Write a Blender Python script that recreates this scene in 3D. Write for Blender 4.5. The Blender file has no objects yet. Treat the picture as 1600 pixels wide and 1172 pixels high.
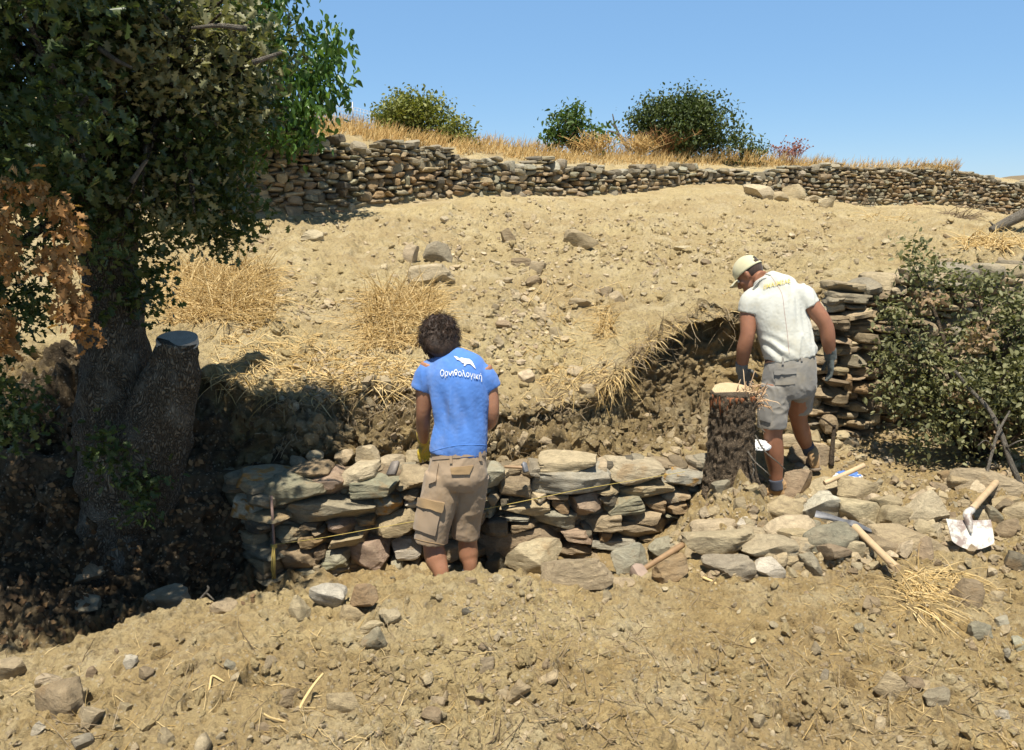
import bpy, bmesh, math, random
import numpy as np
from mathutils import Vector, Matrix, Quaternion
from mathutils.bvhtree import BVHTree

# ------------------------------------------------------------------ camera, sky, sun, exposure
SC = bpy.context.scene
COL = SC.collection
F_PX, CXP, CYP, EYE, PITCH = 1300.0, 800.0, 586.0, 2.3, math.radians(11.1)
cam_d = bpy.data.cameras.new("camera")
cam = bpy.data.objects.new("camera", cam_d)
COL.objects.link(cam)
cam.location = (0, 0, EYE)
cam.rotation_euler = (math.pi / 2 - PITCH, 0, 0)
cam_d.sensor_width = 36.0
cam_d.lens = 36.0 * F_PX / 1600.0
cam_d.clip_end = 3000
SC.camera = cam

SUN_EL, SUN_AZ = math.radians(69), math.radians(9)      # azimuth: how far left of straight behind the viewer
W = bpy.data.worlds.new("World")
SC.world = W
W.use_nodes = True
wn = W.node_tree
bgn = wn.nodes["Background"]
sky = wn.nodes.new("ShaderNodeTexSky")
sky.sky_type = 'NISHITA'
sky.sun_disc = False
sky.sun_elevation = SUN_EL
sky.sun_rotation = math.pi + SUN_AZ
sky.altitude = 300
sky.air_density = 1.0
sky.dust_density = 0.0
sky.ozone_density = 3.0
hs = wn.nodes.new("ShaderNodeHueSaturation")
hs.inputs['Saturation'].default_value = 1.22
wn.links.new(sky.outputs[0], hs.inputs['Color'])
sm = wn.nodes.new("ShaderNodeMix")
sm.data_type = 'RGBA'
sm.inputs[0].default_value = 0.62      # evens the sky out to the clear mid blue of a dry summer noon
sm.inputs[7].default_value = (1.85, 3.34, 5.5, 1)
wn.links.new(hs.outputs[0], sm.inputs[6])
tc = wn.nodes.new("ShaderNodeTexCoord"); sx = wn.nodes.new("ShaderNodeSeparateXYZ"); mr = wn.nodes.new("ShaderNodeMapRange")
wn.links.new(tc.outputs['Generated'], sx.inputs[0]); wn.links.new(sx.outputs[2], mr.inputs[0])
for k_, v_ in ((1, .25), (2, .7), (3, 1.0), (4, .38)): mr.inputs[k_].default_value = v_      # the deep blue overhead
ml = wn.nodes.new("ShaderNodeMix"); ml.data_type = 'RGBA'; ml.blend_type = 'MULTIPLY'; ml.inputs[0].default_value = 1
wn.links.new(sm.outputs[2], ml.inputs[6]); wn.links.new(mr.outputs[0], ml.inputs[7])
wn.links.new(ml.outputs[2], bgn.inputs[0])
bgn.inputs[1].default_value = 0.10
sd = bpy.data.lights.new("sun", 'SUN')
sun = bpy.data.objects.new("sun", sd)
COL.objects.link(sun)
sd.energy = 5.0
sd.angle = math.radians(0.53)
sd.color = (1.0, 0.945, 0.84)
TO_SUN = Vector((-math.sin(SUN_AZ) * math.cos(SUN_EL), -math.cos(SUN_AZ) * math.cos(SUN_EL), math.sin(SUN_EL)))
sun.rotation_euler = TO_SUN.to_track_quat('Z', 'Y').to_euler()
sun.location = (-4, -12, 20)
vs = SC.view_settings
vs.view_transform = 'Standard'
vs.look = 'None'
vs.gamma = 1
vs.exposure = 0.6
SC.cycles.max_bounces = 6
SC.cycles.diffuse_bounces = 3
SC.cycles.transparent_max_bounces = 8

# ------------------------------------------------------------------ helpers
rnd = random.Random(7)
RNG = np.random.default_rng(11)
cp, sp = math.cos(PITCH), math.sin(PITCH)

def at(px, py, Y):
    """The point at depth Y seen at photo position (px, py)."""
    px = np.asarray(px, float); py = np.asarray(py, float); Y = np.asarray(Y, float)
    a = (px - CXP) / F_PX; b = (py - CYP) / F_PX
    dy = cp - b * sp; dz = -sp - b * cp
    t = Y / dy
    return np.stack([a * t, Y + 0 * t, EYE + dz * t], -1)

def A(px, py, Y):
    return Vector(at(px, py, Y))

def hsh(ix, iy, iz, seed):
    with np.errstate(over='ignore'):
        h = (ix.astype(np.uint32) * np.uint32(374761393) + iy.astype(np.uint32) * np.uint32(668265263)
             + iz.astype(np.uint32) * np.uint32(2246822519) + np.uint32((seed * 3266489917) & 0xffffffff))
        h = (h ^ (h >> np.uint32(13))) * np.uint32(1274126177)
        h = h ^ (h >> np.uint32(16))
        h = h * np.uint32(2654435761)
        h = h ^ (h >> np.uint32(15))
    return h.astype(np.float32) / np.float32(4294967295.0)

def vnoise(P, seed=0):
    P = np.asarray(P, np.float32)
    I = np.floor(P).astype(np.int32)
    f = P - I
    f = f * f * (3 - 2 * f)
    x, y, z = I[..., 0], I[..., 1], I[..., 2]
    fx, fy, fz = f[..., 0], f[..., 1], f[..., 2]
    def c(a, b, d): return hsh(x + a, y + b, z + d, seed)
    x00 = c(0,0,0) * (1-fx) + c(1,0,0) * fx
    x10 = c(0,1,0) * (1-fx) + c(1,1,0) * fx
    x01 = c(0,0,1) * (1-fx) + c(1,0,1) * fx
    x11 = c(0,1,1) * (1-fx) + c(1,1,1) * fx
    return ((x00*(1-fy)+x10*fy) * (1-fz) + (x01*(1-fy)+x11*fy) * fz) * 2 - 1

def fbm(P, octv=4, seed=0, gain=.5):
    P = np.asarray(P, np.float32)
    s = 0; a = 1.0
    for k in range(octv):
        s = s + a * vnoise(P * (2.03 ** k) + 17.3 * k, seed + k)
        a *= gain
    return s

def clods(P, size, seed, rmax=.55, dens=.8):
    """Height of half buried lumps scattered one per cell (0..1 of the cell size)."""
    Q = np.asarray(P, np.float32) / size
    I = np.floor(Q).astype(np.int32)
    best = np.zeros(Q.shape[:-1], np.float32)
    zz = np.zeros_like(I[..., 0])
    for dx in (-1, 0, 1):
        for dy in (-1, 0, 1):
            cx, cy = I[..., 0] + dx, I[..., 1] + dy
            ox = cx + hsh(cx, cy, zz, seed); oy = cy + hsh(cx, cy, zz + 1, seed)
            r = rmax * hsh(cx, cy, zz + 2, seed) ** 1.5
            on = hsh(cx, cy, zz + 3, seed) < dens
            d2 = (Q[..., 0] - ox) ** 2 + (Q[..., 1] - oy) ** 2
            h = np.sqrt(np.maximum(0, r * r - d2)) * on
            best = np.maximum(best, h)
    return best * size

def mesh_np(name, V, faces, m=None, parent=None, smooth=True, sharp=None, tint=None, loc=None):
    """faces: (n,k) array, or list of such arrays. One mesh object."""
    if not isinstance(faces, list): faces = [faces]
    V = np.asarray(V, np.float32)
    me = bpy.data.meshes.new(name)
    me.vertices.add(len(V))
    me.vertices.foreach_set('co', V.ravel())
    li = np.concatenate([np.asarray(f, np.int32).ravel() for f in faces])
    tot = np.concatenate([np.full(len(f), np.asarray(f).shape[1], np.int32) for f in faces])
    st = np.concatenate([[0], np.cumsum(tot)[:-1]]).astype(np.int32)
    me.loops.add(len(li)); me.loops.foreach_set('vertex_index', li)
    me.polygons.add(len(tot)); me.polygons.foreach_set('loop_start', st); me.polygons.foreach_set('loop_total', tot)
    me.update(calc_edges=True)
    if smooth:
        me.polygons.foreach_set('use_smooth', np.ones(len(tot), bool))
        if sharp: me.set_sharp_from_angle(angle=math.radians(sharp))
    if tint is not None:
        for k, v in (tint.items() if isinstance(tint, dict) else [('tint', tint)]):
            v = np.asarray(v, np.float32)
            if v.ndim == 1:
                at_ = me.attributes.new(k, 'FLOAT', 'POINT'); at_.data.foreach_set('value', v)
            else:
                at_ = me.attributes.new(k, 'FLOAT_COLOR', 'POINT')
                at_.data.foreach_set('color', np.concatenate([v, np.ones((len(v), 1), np.float32)], 1).ravel())
    if m is not None: me.materials.append(m)
    o = bpy.data.objects.new(name, me)
    COL.objects.link(o)
    if loc is not None: o.location = loc
    if parent is not None: o.parent = parent
    return o

def tag(o, label, cat, group=None):
    o['label'] = label; o['category'] = cat
    if group: o['group'] = group
    return o
def kind(o, k): o['kind'] = k; return o

def thing(name, label, cat, loc=(0, 0, 0), group=None):
    o = bpy.data.objects.new(name, None); COL.objects.link(o)
    o.empty_display_size = .1
    o.location = loc
    return tag(o, label, cat, group)

class Bag:
    """Collects vertex/face pieces for ONE mesh."""
    def __init__(s): s.V = []; s.F = {}; s.T = []; s.n = 0
    def add(s, V, F, tint=None):
        V = np.asarray(V, np.float32)
        for f in (F if isinstance(F, list) else [F]):
            f = np.asarray(f, np.int32)
            s.F.setdefault(f.shape[1], []).append(f + s.n)
        s.V.append(V); s.n += len(V)
        if tint is not None:
            t = np.asarray(tint, np.float32)
            s.T.append(np.tile(t, (len(V), 1)) if t.ndim == 1 else t)
    def build(s, name, m, parent=None, **kw):
        V = np.concatenate(s.V)
        if parent is not None and parent.type == 'EMPTY': V = V - np.array(parent.location, np.float32)
        F = [np.concatenate(v) for v in s.F.values()]
        return mesh_np(name, V, F, m, parent, tint=np.concatenate(s.T) if s.T else None, **kw)

# ---- tubes and lofts
def frames(P, up=None):
    P = np.asarray(P, float)
    T = np.gradient(P, axis=0)
    T /= np.linalg.norm(T, axis=1)[:, None] + 1e-9
    u = np.array(up if up is not None else (0, 0, 1.0), float)
    if abs(T[0] @ u) > .95 and up is None: u = np.array([1.0, 0, 0])
    N = []
    for t in T:
        n = u - t * (u @ t); n /= np.linalg.norm(n) + 1e-9
        N.append(n); u = n if up is None else u
    N = np.array(N)
    return T, N, np.cross(T, N)

def catmull(P, k):
    P = np.asarray(P, float)
    if len(P) < 2: return P
    Q = np.concatenate([[2*P[0]-P[1]], P, [2*P[-1]-P[-2]]])
    out = []
    for i in range(len(P)-1):
        a, b, c, d = Q[i:i+4]
        for t in np.linspace(0, 1, k, endpoint=False):
            out.append(.5*((2*b)+(-a+c)*t+(2*a-5*b+4*c-d)*t*t+(-a+3*b-3*c+d)*t**3))
    out.append(P[-1])
    return np.array(out)

def tube(P, R, seg=10, R2=None, up=None, smooth=0, caps=True, power=2.0):
    """Loft round the line P; R along the frame normal, R2 along the binormal. Returns V, F."""
    P = np.asarray(P, float); R = np.broadcast_to(np.asarray(R, float), (len(P),)).copy()
    R2 = R if R2 is None else np.broadcast_to(np.asarray(R2, float), (len(P),))
    if smooth:
        D = catmull(np.column_stack([P, R, R2]), smooth)
        P, R, R2 = D[:, :3], np.maximum(D[:, 3], 1e-4), np.maximum(D[:, 4], 1e-4)
    T, N, B = frames(P, up)
    a = np.linspace(0, 2*math.pi, seg, endpoint=False)
    ca, sa = np.cos(a), np.sin(a)
    if power != 2.0:
        q = (np.abs(ca)**power + np.abs(sa)**power) ** (-1/power); ca, sa = ca*q, sa*q
    V = P[:, None] + N[:, None]*(R[:, None]*ca)[..., None] + B[:, None]*(R2[:, None]*sa)[..., None]
    n = len(P)
    V = V.reshape(-1, 3)
    i, j = np.meshgrid(np.arange(n-1), np.arange(seg), indexing='ij')
    j2 = (j+1) % seg
    Fq = np.stack([i*seg+j, i*seg+j2, (i+1)*seg+j2, (i+1)*seg+j], -1).reshape(-1, 4)
    Fs = [Fq]
    if caps:
        V = np.concatenate([V, [P[0] - T[0]*0, P[-1]]])
        c0, c1 = n*seg, n*seg+1
        jj = np.arange(seg); kk = (jj+1) % seg
        Fs.append(np.concatenate([np.stack([kk, jj, jj*0+c0], -1), np.stack([(n-1)*seg+jj, (n-1)*seg+kk, jj*0+c1], -1)]))
    return V, Fs

# ---- stones
def cube_sphere(n):
    g = np.linspace(-1, 1, n+1)
    vid = {}; V = []; F = []
    def vi(p):
        k = tuple(np.round(p, 4))
        if k not in vid: vid[k] = len(V); V.append(p)
        return vid[k]
    for ax in range(3):
        for s in (-1, 1):
            for i in range(n):
                for j in range(n):
                    q = []
                    for (a, b) in ((i, j), (i+1, j), (i+1, j+1), (i, j+1)):
                        p = np.zeros(3); p[ax] = s; p[(ax+1) % 3] = g[a]; p[(ax+2) % 3] = g[b]
                        q.append(vi(p))
                    F.append(q if s > 0 else q[::-1])
    return np.array(V), np.array(F, np.int32)
CS = {n: cube_sphere(n) for n in (2, 3, 4, 6, 9, 14)}

def stone(dims, seed, n=6, cuts=8, rough=.05, power=4.5, lo=.62, flat=0.0):
    """Angular quarried stone: rounded box, chopped by random planes, roughened along its bedding."""
    r = np.random.default_rng(seed)
    V0, Fq = CS[n]
    V = V0 / ((np.abs(V0)**power).sum(1)**(1/power))[:, None]
    for _ in range(cuts):
        nn = r.normal(size=3); nn[2] *= .75; nn /= np.linalg.norm(nn)
        d = r.uniform(lo, .98)
        e = np.maximum(0, V @ nn - d)
        V = V - nn * e[:, None] * .96
    if flat: V[:, 2] = np.clip(V[:, 2], -1, 1-flat)
    if rough:
        o = r.uniform(0, 99, 3)
        V = V * (1 + rough*fbm(V*1.7+o, 3, 3))[:, None]
        if n >= 6:
            V[:, :2] *= (1 + .5*rough*vnoise(np.column_stack([V[:, :2]*.6, V[:, 2]*7])+o, 5))[:, None]
    V = V - (V.max(0)+V.min(0))/2
    V = V / (V.max(0)-V.min(0))
    return V * np.asarray(dims), Fq

def rot_xyz(rx, ry, rz):
    return np.array(Matrix.Rotation(rz, 3, 'Z') @ Matrix.Rotation(ry, 3, 'Y') @ Matrix.Rotation(rx, 3, 'X'))

PAL = {  # true stone colours
 't': (.42, .335, .205), 'T': (.50, .41, .265), 'b': (.31, .235, .145), 'B': (.225, .17, .105), 'g': (.285, .27, .19),
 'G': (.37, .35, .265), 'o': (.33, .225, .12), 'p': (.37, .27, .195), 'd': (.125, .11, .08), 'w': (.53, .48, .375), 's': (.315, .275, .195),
}
def tintv(k, r=rnd, v=.10):
    c = np.array(PAL[k]); return np.clip(c * (1 + r.uniform(-v, v)) * np.array([1 + r.uniform(-.03, .03), 1, 1 + r.uniform(-.05, .05)]), .02, .9)

# ------------------------------------------------------------------ materials
class NT:
    def __init__(s, name):
        s.m = bpy.data.materials.new(name); s.m.use_nodes = True
        s.t = s.m.node_tree; s.b = s.t.nodes["Principled BSDF"]; s.out = s.t.nodes["Material Output"]
        s.b.inputs['Specular IOR Level'].default_value = .3
    def n(s, typ, **kw):
        x = s.t.nodes.new(typ)
        for k, v in kw.items():
            if k.startswith('i_'):
                kk = k[2:]; kk = int(kk) if kk.isdigit() else kk.replace('_', ' ')
                if isinstance(v, bpy.types.NodeSocket): s.t.links.new(v, x.inputs[kk])
                else: x.inputs[kk].default_value = v
            else: setattr(x, k, v)
        return x
    def noise(s, scale, detail=4, rough=.55, vec=None, dist=0.0):
        x = s.n('ShaderNodeTexNoise'); x.inputs['Scale'].default_value = scale; x.inputs['Detail'].default_value = detail
        x.inputs['Roughness'].default_value = rough; x.inputs['Distortion'].default_value = dist
        if vec is not None: s.t.links.new(vec, x.inputs['Vector'])
        return x.outputs['Fac']
    def vor(s, scale, vec=None, feat='F1', out='Distance'):
        x = s.n('ShaderNodeTexVoronoi', feature=feat); x.inputs['Scale'].default_value = scale
        if vec is not None: s.t.links.new(vec, x.inputs['Vector'])
        return x.outputs[out]
    def pos(s): return s.n('ShaderNodeNewGeometry').outputs['Position']
    def obj(s): return s.n('ShaderNodeTexCoord').outputs['Object']
    def island(s): return s.n('ShaderNodeNewGeometry').outputs['Random Per Island']
    def attr(s, nm, o='Color'): return s.n('ShaderNodeAttribute', attribute_name=nm).outputs[o]
    def ramp(s, fac, stops):
        x = s.n('ShaderNodeValToRGB'); s.t.links.new(fac, x.inputs[0])
        e = x.color_ramp.elements
        while len(e) < len(stops): e.new(.5)
        for q, (p, c) in zip(e, stops):
            q.position = p; q.color = (c, c, c, 1) if isinstance(c, (int, float)) else (*c, 1)
        return x.outputs['Color']
    def mix(s, fac, a, b, mode='MIX'):
        x = s.n('ShaderNodeMix', data_type='RGBA', blend_type=mode)
        for k, v in ((0, fac), (6, a), (7, b)):
            if isinstance(v, bpy.types.NodeSocket): s.t.links.new(v, x.inputs[k])
            else: x.inputs[k].default_value = (*v, 1) if isinstance(v, tuple) else v
        return x.outputs[2]
    def math(s, op, a, b=0.0, clamp=False):
        x = s.n('ShaderNodeMath', operation=op, use_clamp=clamp)
        for k, v in ((0, a), (1, b)):
            if isinstance(v, bpy.types.NodeSocket): s.t.links.new(v, x.inputs[k])
            else: x.inputs[k].default_value = v
        return x.outputs[0]
    def bump(s, h, dist=.01, strength=1.0, normal=None):
        x = s.n('ShaderNodeBump'); x.inputs['Distance'].default_value = dist; x.inputs['Strength'].default_value = strength
        s.t.links.new(h, x.inputs['Height'])
        if normal is not None: s.t.links.new(normal, x.inputs['Normal'])
        return x.outputs[0]
    def fin(s, col, rough=.9, bump=None):
        if isinstance(col, bpy.types.NodeSocket): s.t.links.new(col, s.b.inputs['Base Color'])
        else: s.b.inputs['Base Color'].default_value = (*col, 1)
        if isinstance(rough, bpy.types.NodeSocket): s.t.links.new(rough, s.b.inputs['Roughness'])
        else: s.b.inputs['Roughness'].default_value = rough
        if bump is not None: s.t.links.new(bump, s.b.inputs['Normal'])
        return s.m

def soil_mat():
    t = NT('soil'); p = t.pos()
    n1 = t.noise(1.1, 4, .6, p); n2 = t.noise(9, 6, .65, p); n3 = t.noise(85, 5, .7, p)
    dust = t.mix(t.ramp(n2, [(.3, 0.), (.7, 1.)]), (.43, .335, .165), (.54, .43, .225))
    fresh = t.mix(t.ramp(n2, [(.3, 0.), (.72, 1.)]), (.29, .20, .082), (.54, .40, .185))
    c = t.mix(t.attr('fresh', 'Fac'), dust, fresh)
    c = t.mix(t.ramp(n1, [(.38, 0.), (.66, .62)]), c, (.345, .245, .118)); c = t.mix(t.ramp(t.noise(2.4, 5, .65, p, .4), [(.5, 0.), (.66, .6)]), c, (.56, .465, .285))
    ds_col = t.mix(t.ramp(n2, [(.35, 0.), (.65, 1.)]), (.055, .04, .024), (.125, .09, .05)); c = t.mix(t.attr('damp_shade', 'Fac'), c, ds_col)  # dark tone for moist bank soil and for shade painted under the oak
    v = t.n('ShaderNodeTexVoronoi', feature='F1'); v.inputs['Scale'].default_value = 46; t.t.links.new(p, v.inputs['Vector'])
    wp = t.math('MULTIPLY', t.math('LESS_THAN', v.outputs['Distance'], .3), t.math('GREATER_THAN', t.n('ShaderNodeSeparateColor', i_Color=v.outputs['Color']).outputs[0], .72))
    c = t.mix(t.math('MULTIPLY', wp, .55), c, (.47, .40, .29))
    c = t.mix(t.ramp(n3, [(.25, .55), (.5, 0.)]), c, (.15, .10, .052))
    gv = t.n('ShaderNodeSeparateColor', i_Color=v.outputs['Color']).outputs[1]
    c = t.mix(t.math('MULTIPLY', t.math('GREATER_THAN', gv, .86), .35), c, (.2, .15, .09))
    b = t.bump(t.noise(38, 5, .7, p), .03, .7); b = t.bump(n3, .016, 1.0, b); b = t.bump(t.math('SUBTRACT', .5, v.outputs['Distance']), .006, .6, b)
    b = t.bump(t.noise(260, 3, .7, p), .004, .8, b)
    return t.fin(c, .95, b)

def stone_mat(name='stone', dusty=.5):
    t = NT(name); p = t.pos(); a = t.attr('tint')
    mp = t.n('ShaderNodeMapping', i_0=p); mp.inputs['Scale'].default_value = (1, 1, 2.6); mp.inputs['Rotation'].default_value = (.12, -.16, 0)
    n1 = t.noise(7, 6, .65, p); n2 = t.noise(17, 8, .75, mp.outputs[0], .6); n3 = t.noise(120, 5, .7, p)
    c = t.mix(t.ramp(n2, [(.34, .0), (.66, 1.)]), t.mix(1.0, a, (.62, .60, .58), 'MULTIPLY'), t.mix(1.0, a, (1.22, 1.2, 1.16), 'MULTIPLY'))
    c = t.mix(t.ramp(n1, [(.45, 0.), (.72, dusty)]), c, (.40, .315, .20))
    c = t.mix(t.ramp(t.noise(3.3, 5, .7, p), [(.60, 0.), (.68, .5)]), c, (.33, .205, .09))
    c = t.mix(t.ramp(n3, [(.24, .6), (.46, 0.)]), c, (.09, .075, .055))
    c = t.mix(t.ramp(n3, [(.62, 0.), (.8, .35)]), c, (.55, .5, .41))
    b = t.bump(n2, .022, .9); b = t.bump(n3, .006, .8, b)
    return t.fin(c, .85, b)

def leaf_mat(name, lo, hi, trans=.35, rough=.5):
    t = NT(name); r = t.island()
    c = t.mix(r, lo, hi)
    c = t.mix(t.ramp(t.noise(2.6, 3, .5, t.pos()), [(.35, 0.), (.65, .7)]), c, tuple(np.array(lo)*.7)); c = t.mix(t.ramp(t.noise(4.5, 2, .5, t.pos()), [(.52, 0.), (.7, .5)]), c, tuple(np.array(hi)*1.15))
    t.fin(c, rough)
    t.b.inputs['Specular IOR Level'].default_value = .35
    tr = t.n('ShaderNodeBsdfTranslucent'); t.t.links.new(t.mix(1., c, (1.0, 1.1, .45), 'MULTIPLY'), tr.inputs['Color'])
    mx = t.n('ShaderNodeMixShader'); mx.inputs[0].default_value = trans
    t.t.links.new(t.b.outputs[0], mx.inputs[1]); t.t.links.new(tr.outputs[0], mx.inputs[2])
    t.t.links.new(mx.outputs[0], t.out.inputs['Surface'])
    return t.m

def straw_mat(name='straw', lo=(.42, .27, .085), hi=(.74, .56, .28)):
    t = NT(name); c = t.mix(t.island(), lo, hi)
    return t.fin(c, .7)

def bark_mat(name, dark, light, scale=1.0, lichen=.4):
    t = NT(name); p = t.obj()
    mp = t.n('ShaderNodeMapping', i_0=p); mp.inputs['Scale'].default_value = (1, 1, .42)
    v = t.vor(28*scale, t.n('ShaderNodeVectorMath', operation='ADD', i_0=mp.outputs[0], i_1=t.n('ShaderNodeTexNoise', i_Scale=12.0).outputs['Color']).outputs[0], 'DISTANCE_TO_EDGE')
    n2 = t.noise(30, 6, .7, p)
    c = t.mix(t.ramp(v, [(.0, 0.), (.25, 1.)]), dark, light)
    c = t.mix(t.ramp(n2, [(.3, .7), (.6, 0.)]), c, dark)
    c = t.mix(t.ramp(t.noise(4, 5, .7, p), [(.5, 0.), (.65, lichen)]), c, (.31, .295, .24))
    b = t.bump(t.ramp(v, [(.0, 0.), (.3, 1.)]), .02, 1.0); b = t.bump(n2, .012, .8, b)
    return t.fin(c, .92, b)

def plain(name, col, rough=.8, bump_scale=None, bd=.003, var=.15, metal=0.0):
    t = NT(name); p = t.obj()
    c = t.mix(t.ramp(t.noise(14, 5, .65, p), [(.3, 0.), (.7, 1.)]), tuple(np.array(col)*(1-var)), tuple(np.minimum(np.array(col)*(1+var), .95)))
    t.b.inputs['Metallic'].default_value = metal
    return t.fin(c, rough, t.bump(t.noise(bump_scale, 4, .6, p), bd) if bump_scale else None)

M_soil = soil_mat()
M_stone = stone_mat('stone', .45)
M_straw = straw_mat()
M_root = straw_mat('root', (.13, .09, .05), (.42, .32, .19))

# ------------------------------------------------------------------ ground
# control rows: (photo x list, [(py or ('z', z)), depth]) from the viewer's feet up to the ridge and beyond
def row(*pts, z=False):
    a = np.array(pts, float); return a[:, 0], a[:, 1], a[:, 2], z
ROWS = [
 (row((-700,.72,-7),(800,.72,-7),(2300,.5,-7), z=True), 8),
 (row((-700,.66,1.2),(0,.66,1.4),(800,.66,1.4),(2300,.42,1.5), z=True), 14),
 (row((-700,1190,2.5),(0,1190,2.5),(400,1190,2.5),(700,1190,2.55),(1000,1190,2.65),(1300,1190,2.9),(1600,1190,3.0),(2300,1190,3.0)), 150),
 (row((-700,1120,2.8),(0,1105,2.85),(250,1060,3.0),(400,1040,3.1),(700,1030,3.15),(1000,1040,3.2),(1300,1030,3.55),(1600,1010,3.75),(2300,1000,3.8)), 140),
 (row((-700,1080,3.2),(0,1032,3.3),(130,988,3.45),(250,946,3.65),(400,922,3.8),(500,928,3.85),(600,900,3.9),(700,880,3.95),(800,888,4.0),(870,910,4.0),(1000,905,4.15),(1150,890,4.3),(1300,872,4.5),(1450,860,4.6),(1600,850,4.7),(2300,840,4.7)), 40),
 (row((-700,.1,3.7),(0,.08,3.75),(250,.05,4.1),(400,.0,4.25),(700,0,4.35),(850,.05,4.4),(950,.1,4.5),(1050,.2,4.6),(1150,.27,4.75),(1300,.35,4.95),(1600,.38,5.1),(2300,.38,5.1), z=True), 60),
 (row((-700,.2,4.5),(0,.15,4.5),(250,.08,4.6),(340,.0,4.9),(400,.0,5.12),(700,0,5.25),(850,.03,5.35),(950,.05,5.42),(1050,.12,5.5),(1120,.25,5.5),(1200,.265,5.75),(1300,.33,5.95),(1400,.38,6.1),(1600,.43,6.3),(2300,.43,6.3), z=True), 50),
 (row((-700,.9,4.95),(0,.85,4.95),(250,.72,4.92),(340,.62,5.2),(400,.60,5.33),(700,.60,5.47),(900,.58,5.62),(1050,.6,5.75),(1120,.52,6.05),(1200,.42,6.5),(1280,.45,6.7),(1330,.46,7.0),(1600,.5,7.3),(2300,.6,7.6), z=True), 55),
 ('mid', 60),
 ('under', 30),
 (row((-700,500,5.9),(0,540,5.9),(300,570,5.85),(400,608,5.75),(480,622,5.75),(560,602,5.8),(650,598,5.85),(740,628,5.9),(800,645,5.95),(860,632,6.05),(920,622,6.15),(960,592,6.25),(1000,553,6.4),(1050,520,6.6),(1100,492,6.8),(1150,482,6.95),(1200,480,7.05),(1260,462,7.2),(1300,443,7.3),(1400,430,7.4),(1500,422,7.55),(1600,416,7.75),(2300,400,8.2)), 120),
 (row((-700,430,8),(0,440,8),(300,452,8),(500,462,8),(700,468,8),(900,470,8.1),(1000,455,8.2),(1100,430,8.6),(1200,415,8.8),(1300,398,9),(1400,388,9.3),(1600,380,9.8),(2300,370,10)), 80),
 (row((-700,375,10),(0,385,10),(300,388,10),(500,392,10),(700,380,10.5),(900,378,11),(1100,362,12),(1300,354,13),(1450,350,14),(1600,350,15),(2300,345,16)), 70),
 (row((-700,330,11.5),(0,330,11.5),(350,330,12),(440,335,12.3),(500,340,12.5),(600,322,13.2),(700,310,14),(800,306,15),(900,308,16),(1000,302,17),(1080,288,18),(1150,288,18.5),(1250,308,19.5),(1350,325,20.5),(1450,322,21.5),(1500,326,22),(1600,342,23),(2300,345,25)), 14),
 (row((-700,170,12),(0,170,12),(350,205,12.4),(500,217,12.9),(600,230,13.6),(700,242,14.4),(800,257,15.4),(900,264,16.4),(1000,267,17.4),(1100,267,18.4),(1200,270,19.4),(1300,264,20.4),(1400,264,21.4),(1500,272,22.4),(1600,287,23.4),(2300,300,26)), 26),
 (row((-700,120,16),(0,130,16),(300,165,16),(500,187,16.5),(600,203,17),(700,218,18),(800,226,18.8),(900,236,19.6),(1000,238,20.6),(1100,243,21.6),(1200,250,22.6),(1300,259,23.4),(1400,260,24.4),(1500,268,25.2),(1600,284,26.2),(2300,300,28)), 6),
 (row((-700,2.2,30),(0,2.2,30),(800,2.0,32),(2300,1.0,38), z=True), 4),
 (row((-700,-6,120),(800,-6,120),(2300,-8,120), z=True), 3),
 (row((-700,-12,900),(800,-12,900),(2300,-12,900), z=True), 0),
]
PXC = np.concatenate([np.linspace(-700, -40, 26)[:-1], np.arange(-40, 1641, 2.15), np.linspace(1640, 2300, 26)[1:]])

def gsm(a, s, axis=0):
    k = np.arange(-int(3*s), int(3*s)+1); w = np.exp(-.5*(k/s)**2); w /= w.sum()
    pad = [(0, 0)]*a.ndim; pad[axis] = (len(k)//2, len(k)//2)
    b = np.pad(a, pad, mode='edge'); out = 0
    for i, q in enumerate(w):
        out = out + q*np.take(b, np.arange(i, i+a.shape[axis]), axis)
    return out

def row_pts(r):
    px, v, Y, isz = r
    vv = np.interp(PXC, px, v); YY = np.interp(PXC, px, Y)
    vv = gsm(vv, 6); YY = gsm(YY, 6)
    if isz:
        fac = np.where(YY > 0, np.abs(YY), 3.0)
        return np.stack([(PXC-CXP)/F_PX*np.maximum(fac, 2.0)*1.02, YY, vv], -1)
    return at(PXC, vv, YY)

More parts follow.
